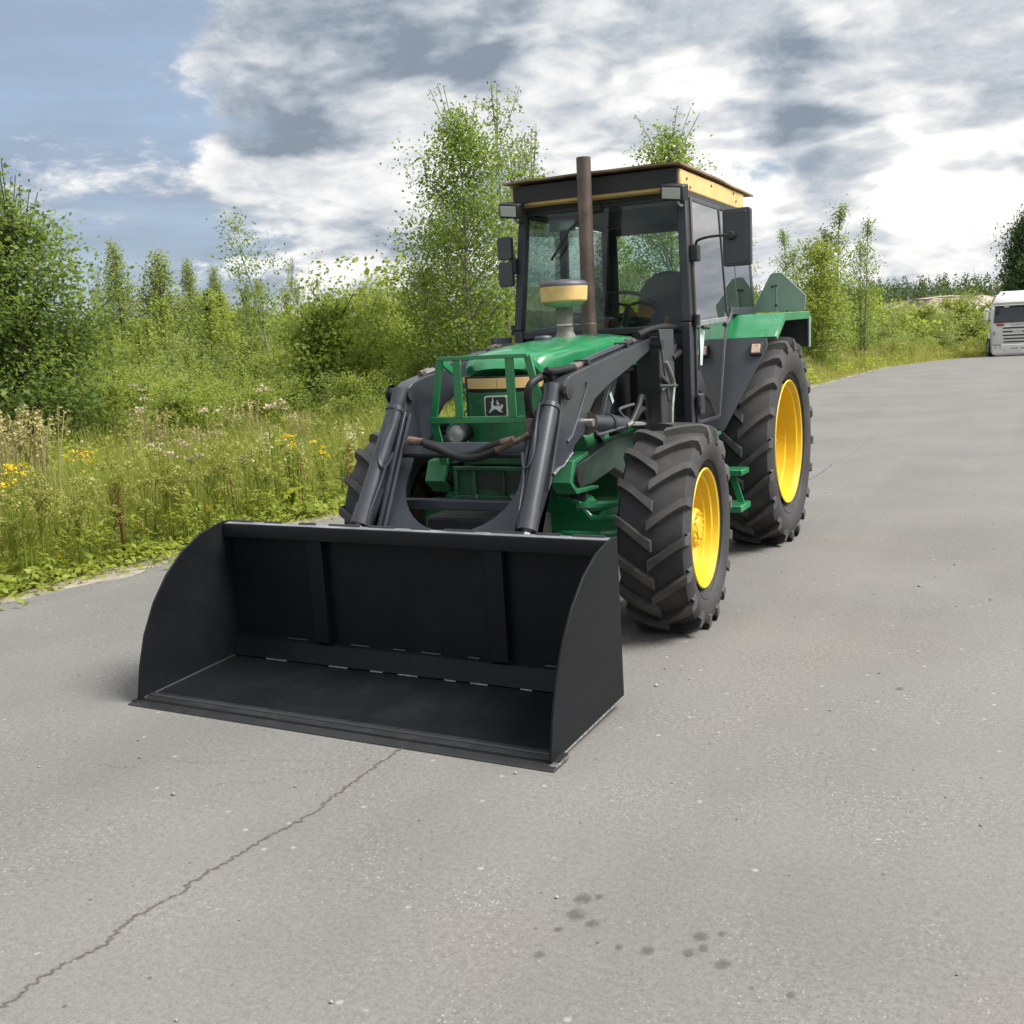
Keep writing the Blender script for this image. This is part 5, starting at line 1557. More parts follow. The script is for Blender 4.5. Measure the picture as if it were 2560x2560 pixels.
def leaf_quads(rng, P, size, up=0.35, aspect=0.62, jitter=0.35):
    """diamond leaves at points P (N,3) with random orientation"""
    n = len(P)
    nrm = rng.normal(size=(n, 3))
    nrm[:, 2] = np.abs(nrm[:, 2]) + up
    nrm /= np.linalg.norm(nrm, axis=1)[:, None]
    a = rng.normal(size=(n, 3))
    a[:, 2] -= 0.4
    a -= nrm * np.sum(a * nrm, 1)[:, None]
    a /= np.linalg.norm(a, axis=1)[:, None] + 1e-9
    b = np.cross(nrm, a)
    s = size * (1 + jitter * rng.uniform(-1, 1, n))
    L, W = (a * (s * 0.5)[:, None]), (b * (s * 0.5 * aspect)[:, None])
    fold = nrm * (s * 0.10)[:, None]
    v = np.stack([P - L, P - L * 0.1 + W + fold, P + L, P - L * 0.1 - W + fold], 1).reshape(-1, 3)
    q = np.arange(n * 4).reshape(n, 4)
    return v, q


def tubes_np(segs, n=5):
    """segs: list of (points list, radii list) -> verts, quads"""
    V, Q = [], []
    k = 0
    for pts, rad in segs:
        pts = np.asarray(pts, float)
        d = np.gradient(pts, axis=0)
        d /= np.linalg.norm(d, axis=1)[:, None] + 1e-9
        ref = np.where(np.abs(d[:, 2:3]) < 0.9, np.array([[0, 0, 1.0]]), np.array([[0, 1.0, 0]]))
        s = np.cross(d, ref)
        s /= np.linalg.norm(s, axis=1)[:, None] + 1e-9
        u = np.cross(d, s)
        th = 2 * np.pi * np.arange(n) / n
        ring = pts[:, None] + (s[:, None] * np.cos(th)[None, :, None] + u[:, None] * np.sin(th)[None, :, None]) * np.asarray(rad)[:, None, None]
        V.append(ring.reshape(-1, 3))
        m = len(pts)
        i, j = np.meshgrid(np.arange(m - 1), np.arange(n), indexing='ij')
        Q.append(np.stack([k + i * n + j, k + i * n + (j + 1) % n, k + (i + 1) * n + (j + 1) % n, k + (i + 1) * n + j], -1).reshape(-1, 4))
        k += m * n
    return np.concatenate(V), np.concatenate(Q)


def tree_meshes(name, seed, H, Rc, profile, limbs, clusters, per, leaf, base=0.12, trunk_r=0.05, elev=(35, 65), stems=1, spread=0.10, droop=0.0, lean=(0, 0), spike=0.0, tintbias=0.0, leaf_up=0.35):
    """a tree of height H: returns (trunk mesh, crown mesh)"""
    rng = np.random.default_rng(seed)
    segs, P, Tn = [], [], []
    for st in range(stems):
        a0 = rng.uniform(0, 2 * np.pi)
        off = np.array([math.cos(a0), math.sin(a0)]) * (0 if stems == 1 else Rc * 0.35 * rng.uniform(0.4, 1))
        Hs = H * (1.0 if st == 0 else rng.uniform(0.72, 0.97))
        m = 9
        zz = np.linspace(0, Hs, m)
        wob = np.cumsum(rng.normal(0, 0.02 * H / m, (m, 2)), 0)
        tr = np.stack([off[0] * (0.25 + 0.75 * zz / H) + wob[:, 0] + lean[0] * (zz / H) ** 1.6, off[1] * (0.25 + 0.75 * zz / H) + wob[:, 1] + lean[1] * (zz / H) ** 1.6, zz], 1)
        rad = trunk_r * (1 - 0.93 * zz / Hs) * (1.0 if st == 0 else 0.75)
        segs.append((tr, rad))
        nl = max(4, limbs // stems)
        for i in range(nl):
            u = base + (1 - base) * ((i + rng.uniform(0, 1)) / nl)
            u = min(u, 0.985)
            z0 = u * Hs
            p0 = np.array([np.interp(z0, zz, tr[:, 0]), np.interp(z0, zz, tr[:, 1]), z0])
            L = Rc * profile((u - base) / (1 - base)) * rng.uniform(0.65, 1.15)
            az = i * 2.399 + rng.uniform(-0.5, 0.5)
            el = R(rng.uniform(*elev))
            d = np.array([math.cos(az) * math.cos(el), math.sin(az) * math.cos(el), math.sin(el)])
            L = L / max(0.35, math.cos(el))
            tt = np.linspace(0, 1, 6)
            pts = p0[None] + d[None] * (L * tt)[:, None]
            pts[:, 2] -= droop * L * tt ** 2
            pts += rng.normal(0, 0.03 * L, pts.shape) * tt[:, None]
            r0 = max(0.004, trunk_r * 0.42 * (1 - u))
            segs.append((pts, np.linspace(r0 + 0.002, 0.005, 6)))
            nc = max(2, int(clusters * (0.5 + L / Rc)))
            for c in range(nc):
                t = rng.uniform(0.18, 1.05) ** 0.8
                pc = np.array([np.interp(min(t, 1), tt, pts[:, k]) for k in range(3)])
                pc = pc + rng.normal(0, 1, 3) * spread * (0.4 + 0.6 * L)
                kk = rng.poisson(per)
                if kk < 1:
                    continue
                q = pc + rng.normal(0, 1, (kk, 3)) * np.array([1, 1, 0.9]) * (leaf * 1.7)
                P.append(q)
                Tn.append(np.clip(rng.normal(0.45 + tintbias, 0.13) + rng.normal(0, 0.10, kk), 0, 1))
        if spike:
            # bare leading shoots that carry single hanging leaves
            for s_ in range(5):
                top = tr[-1] + np.append(rng.normal(0, Rc * 0.20, 2), 0)
                z1 = rng.uniform(0.35, 1.0) * spike
                pts = np.stack([np.linspace(tr[-2][0], top[0], 5), np.linspace(tr[-2][1], top[1], 5), np.linspace(tr[-2][2], Hs + z1, 5)], 1)
                segs.append((pts, np.linspace(0.014, 0.007, 5)))
                kk = 26
                t = rng.uniform(0.3, 1, kk)
                q = np.stack([np.interp(t, np.linspace(0, 1, 5), pts[:, k]) for k in range(3)], 1) + rng.normal(0, leaf * 0.7, (kk, 3))
                P.append(q)
                Tn.append(np.clip(rng.normal(0.22, 0.1, kk), 0, 1))
    P = np.concatenate(P)
    # bring the grown tree to the height and width asked for
    kz = H / np.percentile(P[:, 2], 99.6)
    cx, cy = lean[0] * (P[:, 2] / H) ** 1.6, lean[1] * (P[:, 2] / H) ** 1.6
    kr = Rc / np.percentile(np.hypot(P[:, 0] - cx, P[:, 1] - cy), 93) if lean == (0, 0) else 1.0
    P *= np.array([kr, kr, kz])
    segs = [(np.asarray(a) * np.array([kr, kr, kz]), b) for a, b in segs]
    P[:, 2] = np.maximum(P[:, 2], 0.03)
    v, q = leaf_quads(rng, P, leaf, leaf_up)
    Tn = np.clip(np.concatenate(Tn) + 0.28 * (P[:, 2] / H - 0.55), 0, 1)     # leaf tint runs paler towards the top
    crown = np_mesh(name + '_crown', v, q, Tn)
    tv, tq = tubes_np(segs)
    trunk = np_mesh(name + '_trunk', tv, tq)
    trunk.polygons.foreach_set('use_smooth', [True] * len(trunk.polygons))
    return trunk, crown


BARK = mat('birch_bark', (0.30, 0.27, 0.23), 0.85, col2=(0.06, 0.05, 0.04), scale=9)
BARK_D = mat('dark_bark', (0.055, 0.045, 0.035), 0.9, var=0.3, scale=10)
LEAF_DEEP = leaf_mat('leaf_deep', (0.055, 0.105, 0.036), (0.105, 0.180, 0.052), (0.200, 0.285, 0.060), 0.55)
LEAF_MID = leaf_mat('leaf_mid', (0.057, 0.120, 0.025), (0.137, 0.224, 0.047), (0.205, 0.315, 0.049), 0.52)
LEAF_LIGHT = leaf_mat('leaf_light', (0.118, 0.170, 0.034), (0.224, 0.293, 0.054), (0.336, 0.383, 0.078), 0.55)
LEAF_WILLOW = leaf_mat('leaf_willow', (0.110, 0.157, 0.048), (0.198, 0.253, 0.075), (0.300, 0.342, 0.123), 0.52)
LEAF_CONE = leaf_mat('leaf_conifer', (0.018, 0.045, 0.020), (0.036, 0.078, 0.032), (0.065, 0.12, 0.042), 0.2)
LEAF_TOP = LEAF_MID

round_ = lambda t: math.sqrt(max(0.03, 1 - (2 * t - 0.75) ** 2 * 0.62)) * (1 - 0.62 * max(0, t - 0.45) / 0.55)
cone_ = lambda t: (1 - t) ** 1.15 * 0.97 + 0.03
birch_ = lambda t: (0.55 + 0.75 * t if t < 0.35 else 0.81 * (1 - (t - 0.35) / 0.65) ** 0.75 + 0.07)
bush_ = lambda t: 0.75 + 0.45 * math.sin(math.pi * min(1, t * 1.1)) if t < 0.75 else 0.75 * (1 - (t - 0.75) / 0.25) + 0.18

SP = {}


def species(key, leafm, barkm, **kw):
    tr, cr = tree_meshes(key, **kw)
    tr.materials.append(barkm)
    cr.materials.append(leafm)
    SP[key] = (tr, cr, kw['H'])


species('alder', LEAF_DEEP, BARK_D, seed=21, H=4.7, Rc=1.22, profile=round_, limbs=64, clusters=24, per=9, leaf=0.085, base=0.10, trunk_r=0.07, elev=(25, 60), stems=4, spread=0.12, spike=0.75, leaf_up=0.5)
species('birch_a', LEAF_MID, BARK, seed=31, H=7.0, Rc=1.25, profile=birch_, limbs=70, clusters=26, per=8, leaf=0.075, base=0.08, trunk_r=0.075, elev=(35, 68), stems=1, spread=0.11, spike=0.7)
species('birch_b', LEAF_MID, BARK, seed=32, H=7.0, Rc=1.05, profile=birch_, limbs=46, clusters=16, per=6, leaf=0.075, base=0.12, trunk_r=0.07, elev=(40, 70), stems=2, spread=0.10, spike=0.9)
species('birch_c', LEAF_LIGHT, BARK, seed=33, H=6.0, Rc=1.3, profile=birch_, limbs=60, clusters=24, per=8, leaf=0.085, base=0.06, trunk_r=0.06, elev=(30, 62), stems=2, spread=0.12, spike=0.4)
species('birch_far_a', LEAF_MID, BARK, seed=34, H=7.0, Rc=0.95, profile=birch_, limbs=50, clusters=13, per=5, leaf=0.11, base=0.10, trunk_r=0.09, elev=(30, 65), stems=2, spread=0.13, spike=0.2)
species('birch_far_b', LEAF_LIGHT, BARK, seed=35, H=6.0, Rc=1.15, profile=birch_, limbs=55, clusters=22, per=6, leaf=0.12, base=0.05, trunk_r=0.07, elev=(30, 60), stems=2, spread=0.13, spike=0.2)
species('lean_birch', LEAF_MID, BARK, seed=36, H=5.6, Rc=0.62, profile=lambda t: 0.3 + 0.8 * math.sin(math.pi * min(1, t)) , limbs=20, clusters=6, per=6, leaf=0.085, base=0.42, trunk_r=0.045, elev=(25, 65), stems=1, spread=0.12, lean=(-0.9, 0.1))
species('slim_a', LEAF_LIGHT, BARK_D, seed=91, H=3.2, Rc=0.48, profile=birch_, limbs=34, clusters=9, per=6, leaf=0.075, base=0.05, trunk_r=0.022, elev=(45, 75), spread=0.10, spike=0.45)
species('slim_b', LEAF_WILLOW, BARK_D, seed=92, H=3.2, Rc=0.55, profile=cone_, limbs=40, clusters=8, per=6, leaf=0.075, base=0.05, trunk_r=0.022, elev=(35, 65), spread=0.10, spike=0.3)
species('conifer_a', LEAF_CONE, BARK_D, seed=41, H=6.0, Rc=1.15, profile=cone_, limbs=110, clusters=14, per=7, leaf=0.11, base=0.03, trunk_r=0.08, elev=(5, 35), spread=0.06, droop=0.1)
species('conifer_b', LEAF_WILLOW, BARK_D, seed=42, H=5.5, Rc=0.78, profile=lambda t: min(1.0, (1 - t) / 0.45) ** 1.1 + 0.01, limbs=140, clusters=10, per=5, leaf=0.085, base=0.04, trunk_r=0.06, elev=(20, 50), spread=0.05)
species('dark_tree', LEAF_CONE, BARK_D, seed=22, H=9.0, Rc=2.0, profile=round_, limbs=90, clusters=26, per=8, leaf=0.20, base=0.08, trunk_r=0.12, elev=(20, 60), stems=2, spread=0.12)
for i, sd in enumerate((51, 52, 53)):
    species('willow_%d' % i, LEAF_WILLOW, BARK_D, seed=sd, H=2.5, Rc=1.15, profile=bush_, limbs=44, clusters=22, per=7, leaf=0.070, base=0.03, trunk_r=0.025, elev=(35, 75), stems=4, spread=0.13, spike=0.25)
for i, sd in enumerate((61, 62, 63)):
    species('sapling_%d' % i, LEAF_LIGHT, BARK_D, seed=sd, H=2.7, Rc=0.95, profile=birch_, limbs=44, clusters=20, per=7, leaf=0.070, base=0.03, trunk_r=0.025, elev=(35, 70), stems=3, spread=0.13, spike=0.3)
for i, sd in enumerate((71, 72)):
    species('shrub_%d' % i, LEAF_MID, BARK_D, seed=sd, H=2.2, Rc=1.0, profile=birch_, limbs=44, clusters=15, per=7, leaf=0.070, base=0.02, trunk_r=0.025, elev=(30, 72), stems=4, spread=0.13, spike=0.35)
for i, sd in enumerate((81, 82)):
    species('far_shrub_%d' % i, LEAF_LIGHT if i else LEAF_WILLOW, BARK_D, seed=sd, H=2.6, Rc=1.4, profile=bush_, limbs=36, clusters=20, per=6, leaf=0.13, base=0.02, trunk_r=0.03, elev=(25, 70), stems=4, spread=0.15)


def plant(key, name, loc, H, label, cat, group, wide=1.0, rz=None):
    tr, cr, h0 = SP[key]
    s = H / h0
    e = empty(name, (loc[0], loc[1], terrain_z(loc[0], loc[1]) - 0.02), RNG.uniform(0, 6.28) if rz is None else rz)
    e.scale = (s * wide, s * wide, s)
    for part, me in (('trunk', tr), ('crown', cr)):
        o = bpy.data.objects.new(part, me)
        COL.objects.link(o)
        o.parent = e
    tag(e, label, cat, group)
    return e


def px_h(px, py, depth):
    """height of a thing whose top shows at photo pixel (px, py) standing at that distance"""
    d = px_dir(px, py)
    return CV.z + d.z / math.hypot(d.x, d.y) * depth


K = 2560 / 1932.0
ORD = 'second third fourth fifth sixth seventh eighth ninth tenth eleventh twelfth thirteenth fourteenth fifteenth sixteenth seventeenth eighteenth nineteenth twentieth'.split()
PENDING = []          # (object, label, sort key, phrase the rank is counted from)


def rank_labels():
    """things of the same look and neighbourhood are told apart by their order"""
    by = {}
    for o, lab, key, frm in PENDING:
        by.setdefault((lab, frm), []).append((key, o))
    for (lab, frm), lst in by.items():
        lst.sort(key=lambda t: t[0])
        for i, (_, o) in enumerate(lst):
            if len(lst) == 1:
                o['label'] = lab
            elif i == 0:
                o['label'] = lab + (', leftmost' if frm == 'left' else ', nearest the tractor')
            elif i == len(lst) - 1:
                o['label'] = lab + (', rightmost' if frm == 'left' else ', farthest away')
            else:
                o['label'] = lab + (', %s from left' % ORD[i - 1] if frm == 'left' else ', %s from the tractor' % ORD[i - 1])


LOOK = {'willow': 'grey green willow bush', 'sapling': 'bright green sapling clump', 'shrub': 'mid green leafy shrub', 'slim_a': 'slender bright sapling', 'slim_b': 'slender grey green sapling', 'far_sh': 'broad leafy bush'}


def look(key):
    return LOOK.get(key) or LOOK.get(key[:6]) or LOOK[key.split('_')[0]]


def near_what(px):
    return 'beside the dark leafy tree' if px < 260 else 'below the pointed trees' if px < 430 else 'below the leaning birch' if px < 580 else 'around the spiky sapling' if px < 760 else 'near the full birch' if px < 960 else 'behind the tractor'




def put(key, name, px, depth, top, label, cat, group, wide=1.0, rz=None):
    """px, top: position in the 1932 px view of the photograph"""
    loc = column(px * K, depth, 870)
    H = max(0.6, px_h(px * K, top * K, depth) - terrain_z(loc.x, loc.y))
    return plant(key, name, loc, H, label, cat, group, wide, rz)


# the trees one can tell apart
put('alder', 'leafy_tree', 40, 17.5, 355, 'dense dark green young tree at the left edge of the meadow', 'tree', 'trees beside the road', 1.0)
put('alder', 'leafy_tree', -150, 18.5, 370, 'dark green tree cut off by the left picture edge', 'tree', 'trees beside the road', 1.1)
put('birch_a', 'birch_tree', 888, 19.0, 200, 'full leafy birch standing left of the tractor cab', 'tree', 'trees beside the road', 1.0, 0.4)
put('birch_b', 'birch_tree', 962, 20.5, 165, 'taller sparse birch rising just left of the cab roof', 'tree', 'trees beside the road', 1.0, 1.2)
put('birch_b', 'birch_tree', 1035, 22.0, 255, 'thin birch with dark leaf tips behind the exhaust pipe', 'tree', 'trees beside the road', 0.9, 3.0)
put('birch_c', 'birch_tree', 830, 21.0, 420, 'low bright birch beside the full birch left of the cab', 'tree', 'trees beside the road', 1.0)
put('birch_a', 'birch_tree', 1278, 25.0, 240, 'birch whose top shows above the cab roof', 'tree', 'trees beside the road', 1.05, 2.2)
put('birch_c', 'birch_tree', 1180, 27.0, 430, 'bright birch seen through the rear cab window', 'tree', 'trees beside the road', 1.1)
put('birch_c', 'birch_tree', 1080, 30.0, 520, 'small birch seen through the windscreen behind the exhaust', 'tree', 'trees beside the road', 1.1)
put('birch_b', 'birch_tree', 1395, 31.0, 450, 'slender birch peeping out behind the large mirror', 'tree', 'trees beside the road', 1.0)
put('birch_far_a', 'birch_tree', 1568, 46.0, 388, 'tallest birch of the group right of the tractor', 'tree', 'trees beside the road', 0.95)
put('birch_far_b', 'birch_tree', 1545, 41.0, 450, 'bright green birch in front of the tallest birch', 'tree', 'trees beside the road', 1.0)
put('birch_far_a', 'birch_tree', 1626, 50.0, 415, 'rightmost birch of the group behind the fender', 'tree', 'trees beside the road', 0.8)
put('birch_far_a', 'birch_tree', 1492, 47.0, 432, 'leftmost birch of the group behind the fender', 'tree', 'trees beside the road', 0.8)
put('lean_birch', 'leaning_birch', 520, 27.0, 395, 'thin leaning birch with a bare lower trunk', 'tree', 'trees in the meadow', 1.0, R(25))
put('dark_tree', 'dark_tree', 1940, 75.0, 395, 'tall dark tree at the right edge above the lorry', 'tree', 'trees beside the road', 0.75)
for px, top, dep, key, w, lab in ((233, 460, 38, 'conifer_b', 0.9, 'slim pointed young tree nearest the dark leafy tree'), (312, 478, 36, 'conifer_b', 1.35, 'broad pointed young tree second from the dark leafy tree'),
                             (368, 492, 40, 'conifer_b', 0.8, 'narrow pointed young tree between the broad one and the leaning birch'), (416, 505, 42, 'conifer_b', 0.8, 'small pointed young tree left of the leaning birch'),
                             (447, 530, 46, 'conifer_a', 0.8, 'short dark pointed tree close to the leaning birch'), (200, 505, 44, 'birch_b', 0.7, 'thin sparse sapling beside the dark leafy tree'),
                             (568, 492, 40, 'birch_b', 0.8, 'sparse young birch just right of the leaning birch'), (755, 545, 52, 'conifer_a', 0.9, 'dark spruce in the distance left of the full birch'),
                             (775, 530, 60, 'conifer_a', 0.7, 'far dark spruce tip beside the full birch'), (275, 560, 33, 'conifer_a', 0.9, 'low dark spruce in front of the pointed trees'),
                             (340, 560, 45, 'conifer_a', 0.9, 'dark spruce behind the pointed young trees'), (490, 530, 38, 'birch_c', 0.7, 'low leafy birch under the leaning birch')):
    put(key, 'young_tree', px, dep, top, lab, 'tree', 'young trees in the meadow', w)
for px, top, dep, key, w, lab in ((640, 515, 21, 'sapling_0', 1.0, 'bright green sapling with a spiky top in mid meadow'), (600, 600, 21.5, 'sapling_1', 0.9, 'leafy sapling clump below the spiky sapling'),
                             (712, 520, 24, 'sapling_1', 0.7, 'narrow sapling with a single dark tip'), (735, 600, 24, 'sapling_2', 1.1, 'yellow green sapling left of the full birch'),
                             (790, 640, 20, 'sapling_0', 1.0, 'small sapling at the foot of the full birch')):
    put(key, 'sapling', px, dep, top, lab, 'shrub', 'saplings in the meadow', w)
# the scrub between them
rs_ = random.Random(4)
n = 0
for dep, px0, px1, step, t0, t1 in ((17.5, 200, 760, 70, 720, 800), (20, 200, 800, 75, 680, 760), (23, 190, 830, 70, 640, 735), (27.5, 170, 830, 62, 600, 680), (33, 170, 860, 58, 570, 640), (41, 160, 960, 60, 555, 610), (29, 985, 1330, 75, 590, 650), (38, 985, 1480, 70, 575, 625)):
    px = px0
    while px < px1:
        near = dep < 21
        key = rs_.choice(['slim_b', 'slim_a', 'sapling_0', 'sapling_2', 'slim_b'] if near else ['willow_0', 'willow_1', 'willow_2', 'sapling_0', 'sapling_1', 'sapling_2', 'shrub_0', 'willow_1'])
        hzn = (931 - 0.048 * px * K) / K
        top = min(rs_.uniform(t0, t1), hzn + 30)
        px_ = px + rs_.uniform(-18, 18)
        row = 'front' if dep < 21 else 'middle' if dep < 30 else 'back'
        ob = put(key, 'meadow_bush', px_, dep + rs_.uniform(-1.5, 1.5), top, 'leafy bush in the scrub', 'bush', 'meadow scrub', rs_.uniform(0.9, 1.3) * (1.25 if near and key.startswith('slim') else 1.0))
        PENDING.append((ob, '%s in the %s scrub %s' % (look(key), row, near_what(px_)), px_, 'left'))
        px += step * rs_.uniform(0.8, 1.2)
for k in range(34):
    px = 190 + 640 * (k + rs_.uniform(0, 1)) / 34
    dep = rs_.uniform(21, 38)
    key = rs_.choice(['slim_a', 'slim_b', 'slim_a'])
    ob = put(key, 'slim_sapling', px, dep, rs_.uniform(535, 640) if dep > 27 else rs_.uniform(600, 690), 'slender upright sapling rising out of the meadow scrub', 'sapling', 'slender saplings in the meadow', rs_.uniform(0.8, 1.2))
    PENDING.append((ob, '%s rising above the scrub %s' % (look(key), near_what(px)), px, 'left'))
# scrub along the road on the right
for k, y in enumerate(np.arange(20, 72, 2.6)):
    for x0, h0, h1 in ((-6.4, 1.2, 2.1), (-8.6, 2.2, 3.2), (-12.0, 2.8, 4.0)):
        key = rs_.choice(['far_shrub_0', 'far_shrub_1', 'far_shrub_1', 'sapling_1', 'shrub_1'])
        x = x0 + rs_.uniform(-0.9, 0.9) + road_shift(y) * 0.9
        if x > ROAD_L + road_shift(y) - 1.6:
            x = ROAD_L + road_shift(y) - 1.6
        ob = plant(key, 'roadside_bush', (x, y), rs_.uniform(h0, h1), 'leafy bush in the scrub along the far left road edge', 'bush', 'roadside scrub', rs_.uniform(0.8, 1.15))
        PENDING.append((ob, '%s in the %s row of roadside scrub' % (look(key), 'front' if x0 > -7 else 'middle' if x0 > -10 else 'back'), y, 'near'))
for px, dep, top, lab in ((1737, 66, 560, 'dark rounded bush left of the gravel field'), (1845, 74, 565, 'dark rounded bush beside the lorry mirror'), (1790, 70, 590, 'small dark bush in front of the gravel field')):
    put('conifer_a' if px == 1845 else 'shrub_1', 'dark_bush', px, dep, top, lab, 'bush', 'dark bushes near the lorry', 1.3)

# ------------------------------------------------------------------ grass and weeds of the verge
def blades(rng, X, Y, H, W, lean, tint):
    n = len(X)
    az = rng.uniform(0, 2 * np.pi, n)
    d = np.stack([np.cos(az), np.sin(az)], 1)
    s = np.stack([-d[:, 1], d[:, 0]], 1)
    Z = np.array([terrain_z(x, y) for x, y in zip(X, Y)])
    ln = lean * H * rng.uniform(0.2, 1.0, n)
    b = np.stack([X, Y, Z], 1)
    def pt(t, wf, l):
        o = b.copy()
        o[:, :2] += d * (ln * l)[:, None]
        o[:, 2] += H * t
        sd = np.zeros((n, 3))
        sd[:, :2] = s * (W * wf)[:, None]
        return o, sd
    p0, s0 = pt(0, 1, 0)
    p1, s1_ = pt(0.55, 0.8, 0.28)
    p2, _ = pt(1.0, 0, 1.0)
    v = np.stack([p0 - s0, p0 + s0, p1 + s1_, p1 - s1_, p2], 1).reshape(-1, 3)
    k = 5 * np.arange(n)[:, None]
    q = k + np.array([[0, 1, 2, 3]])
    t = k + np.array([[3, 2, 4]])
    return v, q, t, np.concatenate([tint, tint])


GRASS = leaf_mat('grass_blade', (0.104, 0.140, 0.024), (0.226, 0.262, 0.046), (0.420, 0.380, 0.140), 0.55, 0.6)
HERB = leaf_mat('herb_leaf', (0.125, 0.180, 0.024), (0.235, 0.300, 0.040), (0.360, 0.390, 0.075), 0.55)
STRAW = leaf_mat('dry_straw', (0.24, 0.22, 0.09), (0.36, 0.31, 0.14), (0.48, 0.41, 0.22), 0.35)
UMBEL = leaf_mat('umbel_seed', (0.22, 0.23, 0.05), (0.33, 0.32, 0.085), (0.44, 0.40, 0.14), 0.4)
PINKISH = leaf_mat('pale_pink_head', (0.34, 0.26, 0.17), (0.46, 0.37, 0.26), (0.60, 0.52, 0.40), 0.35)
CREAMY = leaf_mat('cream_flower', (0.36, 0.36, 0.15), (0.52, 0.50, 0.26), (0.66, 0.64, 0.42), 0.35)
YFLOWER = leaf_mat('yellow_flower', (0.55, 0.38, 0.01), (0.72, 0.52, 0.01), (0.80, 0.62, 0.03), 0.25)
DOCKM = leaf_mat('dock_seed', (0.09, 0.025, 0.012), (0.15, 0.045, 0.020), (0.21, 0.075, 0.035), 0.2)


def stuff_obj(name, me, m, label, cat):
    me.materials.append(m)
    o = bpy.data.objects.new(name, me)
    COL.objects.link(o)
    tag(o, label, cat, kind='stuff')
    return o


def build_meadow():
    rng = np.random.default_rng(77)

    def scatter(n, y0, y1, d0, d1, power=1.0):
        Y = rng.uniform(y0, y1, n)
        u = rng.random(n) ** power
        D = d0 + u * (d1 - d0)
        X = ROAD_L - D + np.array([road_shift(y) for y in Y])
        return X, Y, D
    clump = lambda X, Y: 0.5 + 0.5 * np.sin(X * 1.3 + 1.1 * np.sin(Y * 0.9)) * np.sin(Y * 1.1 + 0.7 * np.sin(X * 1.7))
    V, Q, Tt, Tn = [], [], [], []
    k = 0
    for (n, y0, y1, d0, d1, hmin, hmax, w, pw) in ((84000, -6.0, 9, 0.16, 3.2, 0.12, 0.42, 0.0045, 1.25), (128000, -6.0, 14, 0.9, 9.0, 0.35, 0.95, 0.0050, 1.0), (30000, 9, 26, 0.1, 3.5, 0.25, 0.75, 0.008, 1.0), (45000, 11, 30, 2.0, 18, 0.4, 1.1, 0.009, 1.0), (30000, 26, 64, 0.1, 3.2, 0.5, 1.2, 0.012, 1.0)):
        X, Y, D = scatter(n, y0, y1, d0, d1, pw)
        keep = rng.random(n) < 0.30 + 0.7 * clump(X, Y)
        X, Y, D = X[keep], Y[keep], D[keep]
        m = len(X)
        edge = np.clip((D - 0.1) / 1.4, 0.12, 1)
        H = rng.uniform(hmin, hmax, m) * edge * (0.6 + 0.6 * clump(X * 0.6 + 3, Y * 0.6))
        tint = np.clip(rng.normal(0.50, 0.18, m) + 0.30 * (clump(X * 0.45 + 1, Y * 0.5) - 0.5) + np.where(rng.random(m) < 0.12, 0.4, 0), 0, 1)
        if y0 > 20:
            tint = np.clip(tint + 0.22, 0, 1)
        v, q, t, tn = blades(rng, X, Y, H, w * rng.uniform(0.6, 1.3, m), 0.55, tint)
        V.append(v)
        Q.append(q + k)
        Tt.append(t + k)
        Tn.append(tint)
        k += len(v)
    # faces are stored quads first, then tips
    me = np_mesh('verge_grass', np.concatenate(V), np.concatenate(Q), np.concatenate(Tn + Tn), np.concatenate(Tt))
    stuff_obj('verge_grass', me, GRASS, 'long yellow green grass of the verge and meadow', 'grass')
    # low leafy herbs
    V, Q, Tn = [], [], []
    k = 0
    for (nc, y0, y1, d0, d1, leaf, hh) in ((800, -3, 9, 0.32, 4.5, 0.066, 0.27), (1300, -3, 18, 2.0, 12, 0.062, 0.62), (700, 9, 30, 0.3, 14, 0.09, 0.6), (200, 26, 64, 0.6, 4.0, 0.12, 0.5)):
        X, Y, D = scatter(nc, y0, y1, d0, d1)
        for x, y, dd in zip(X, Y, D):
            m = rng.integers(30, 90)
            r = rng.uniform(0.12, 0.34)
            h = hh * rng.uniform(0.5, 1.3) * min(1, 0.35 + dd * 0.5)
            P = np.stack([x + rng.normal(0, r, m), y + rng.normal(0, r, m), terrain_z(x, y) + 0.03 + h * rng.random(m) ** 0.7], 1)
            v, q = leaf_quads(rng, P, leaf, 0.9, 0.55)
            V.append(v)
            Q.append(q + k)
            Tn.append(np.clip(rng.normal(0.5, 0.18) + rng.normal(0, 0.1, m), 0, 1))
            k += len(v)
    me = np_mesh('verge_herbs', np.concatenate(V), np.concatenate(Q), np.concatenate(Tn))
    stuff_obj('verge_herbs', me, HERB, 'leafy green herbs mixed into the verge grass', 'weeds')


build_meadow()

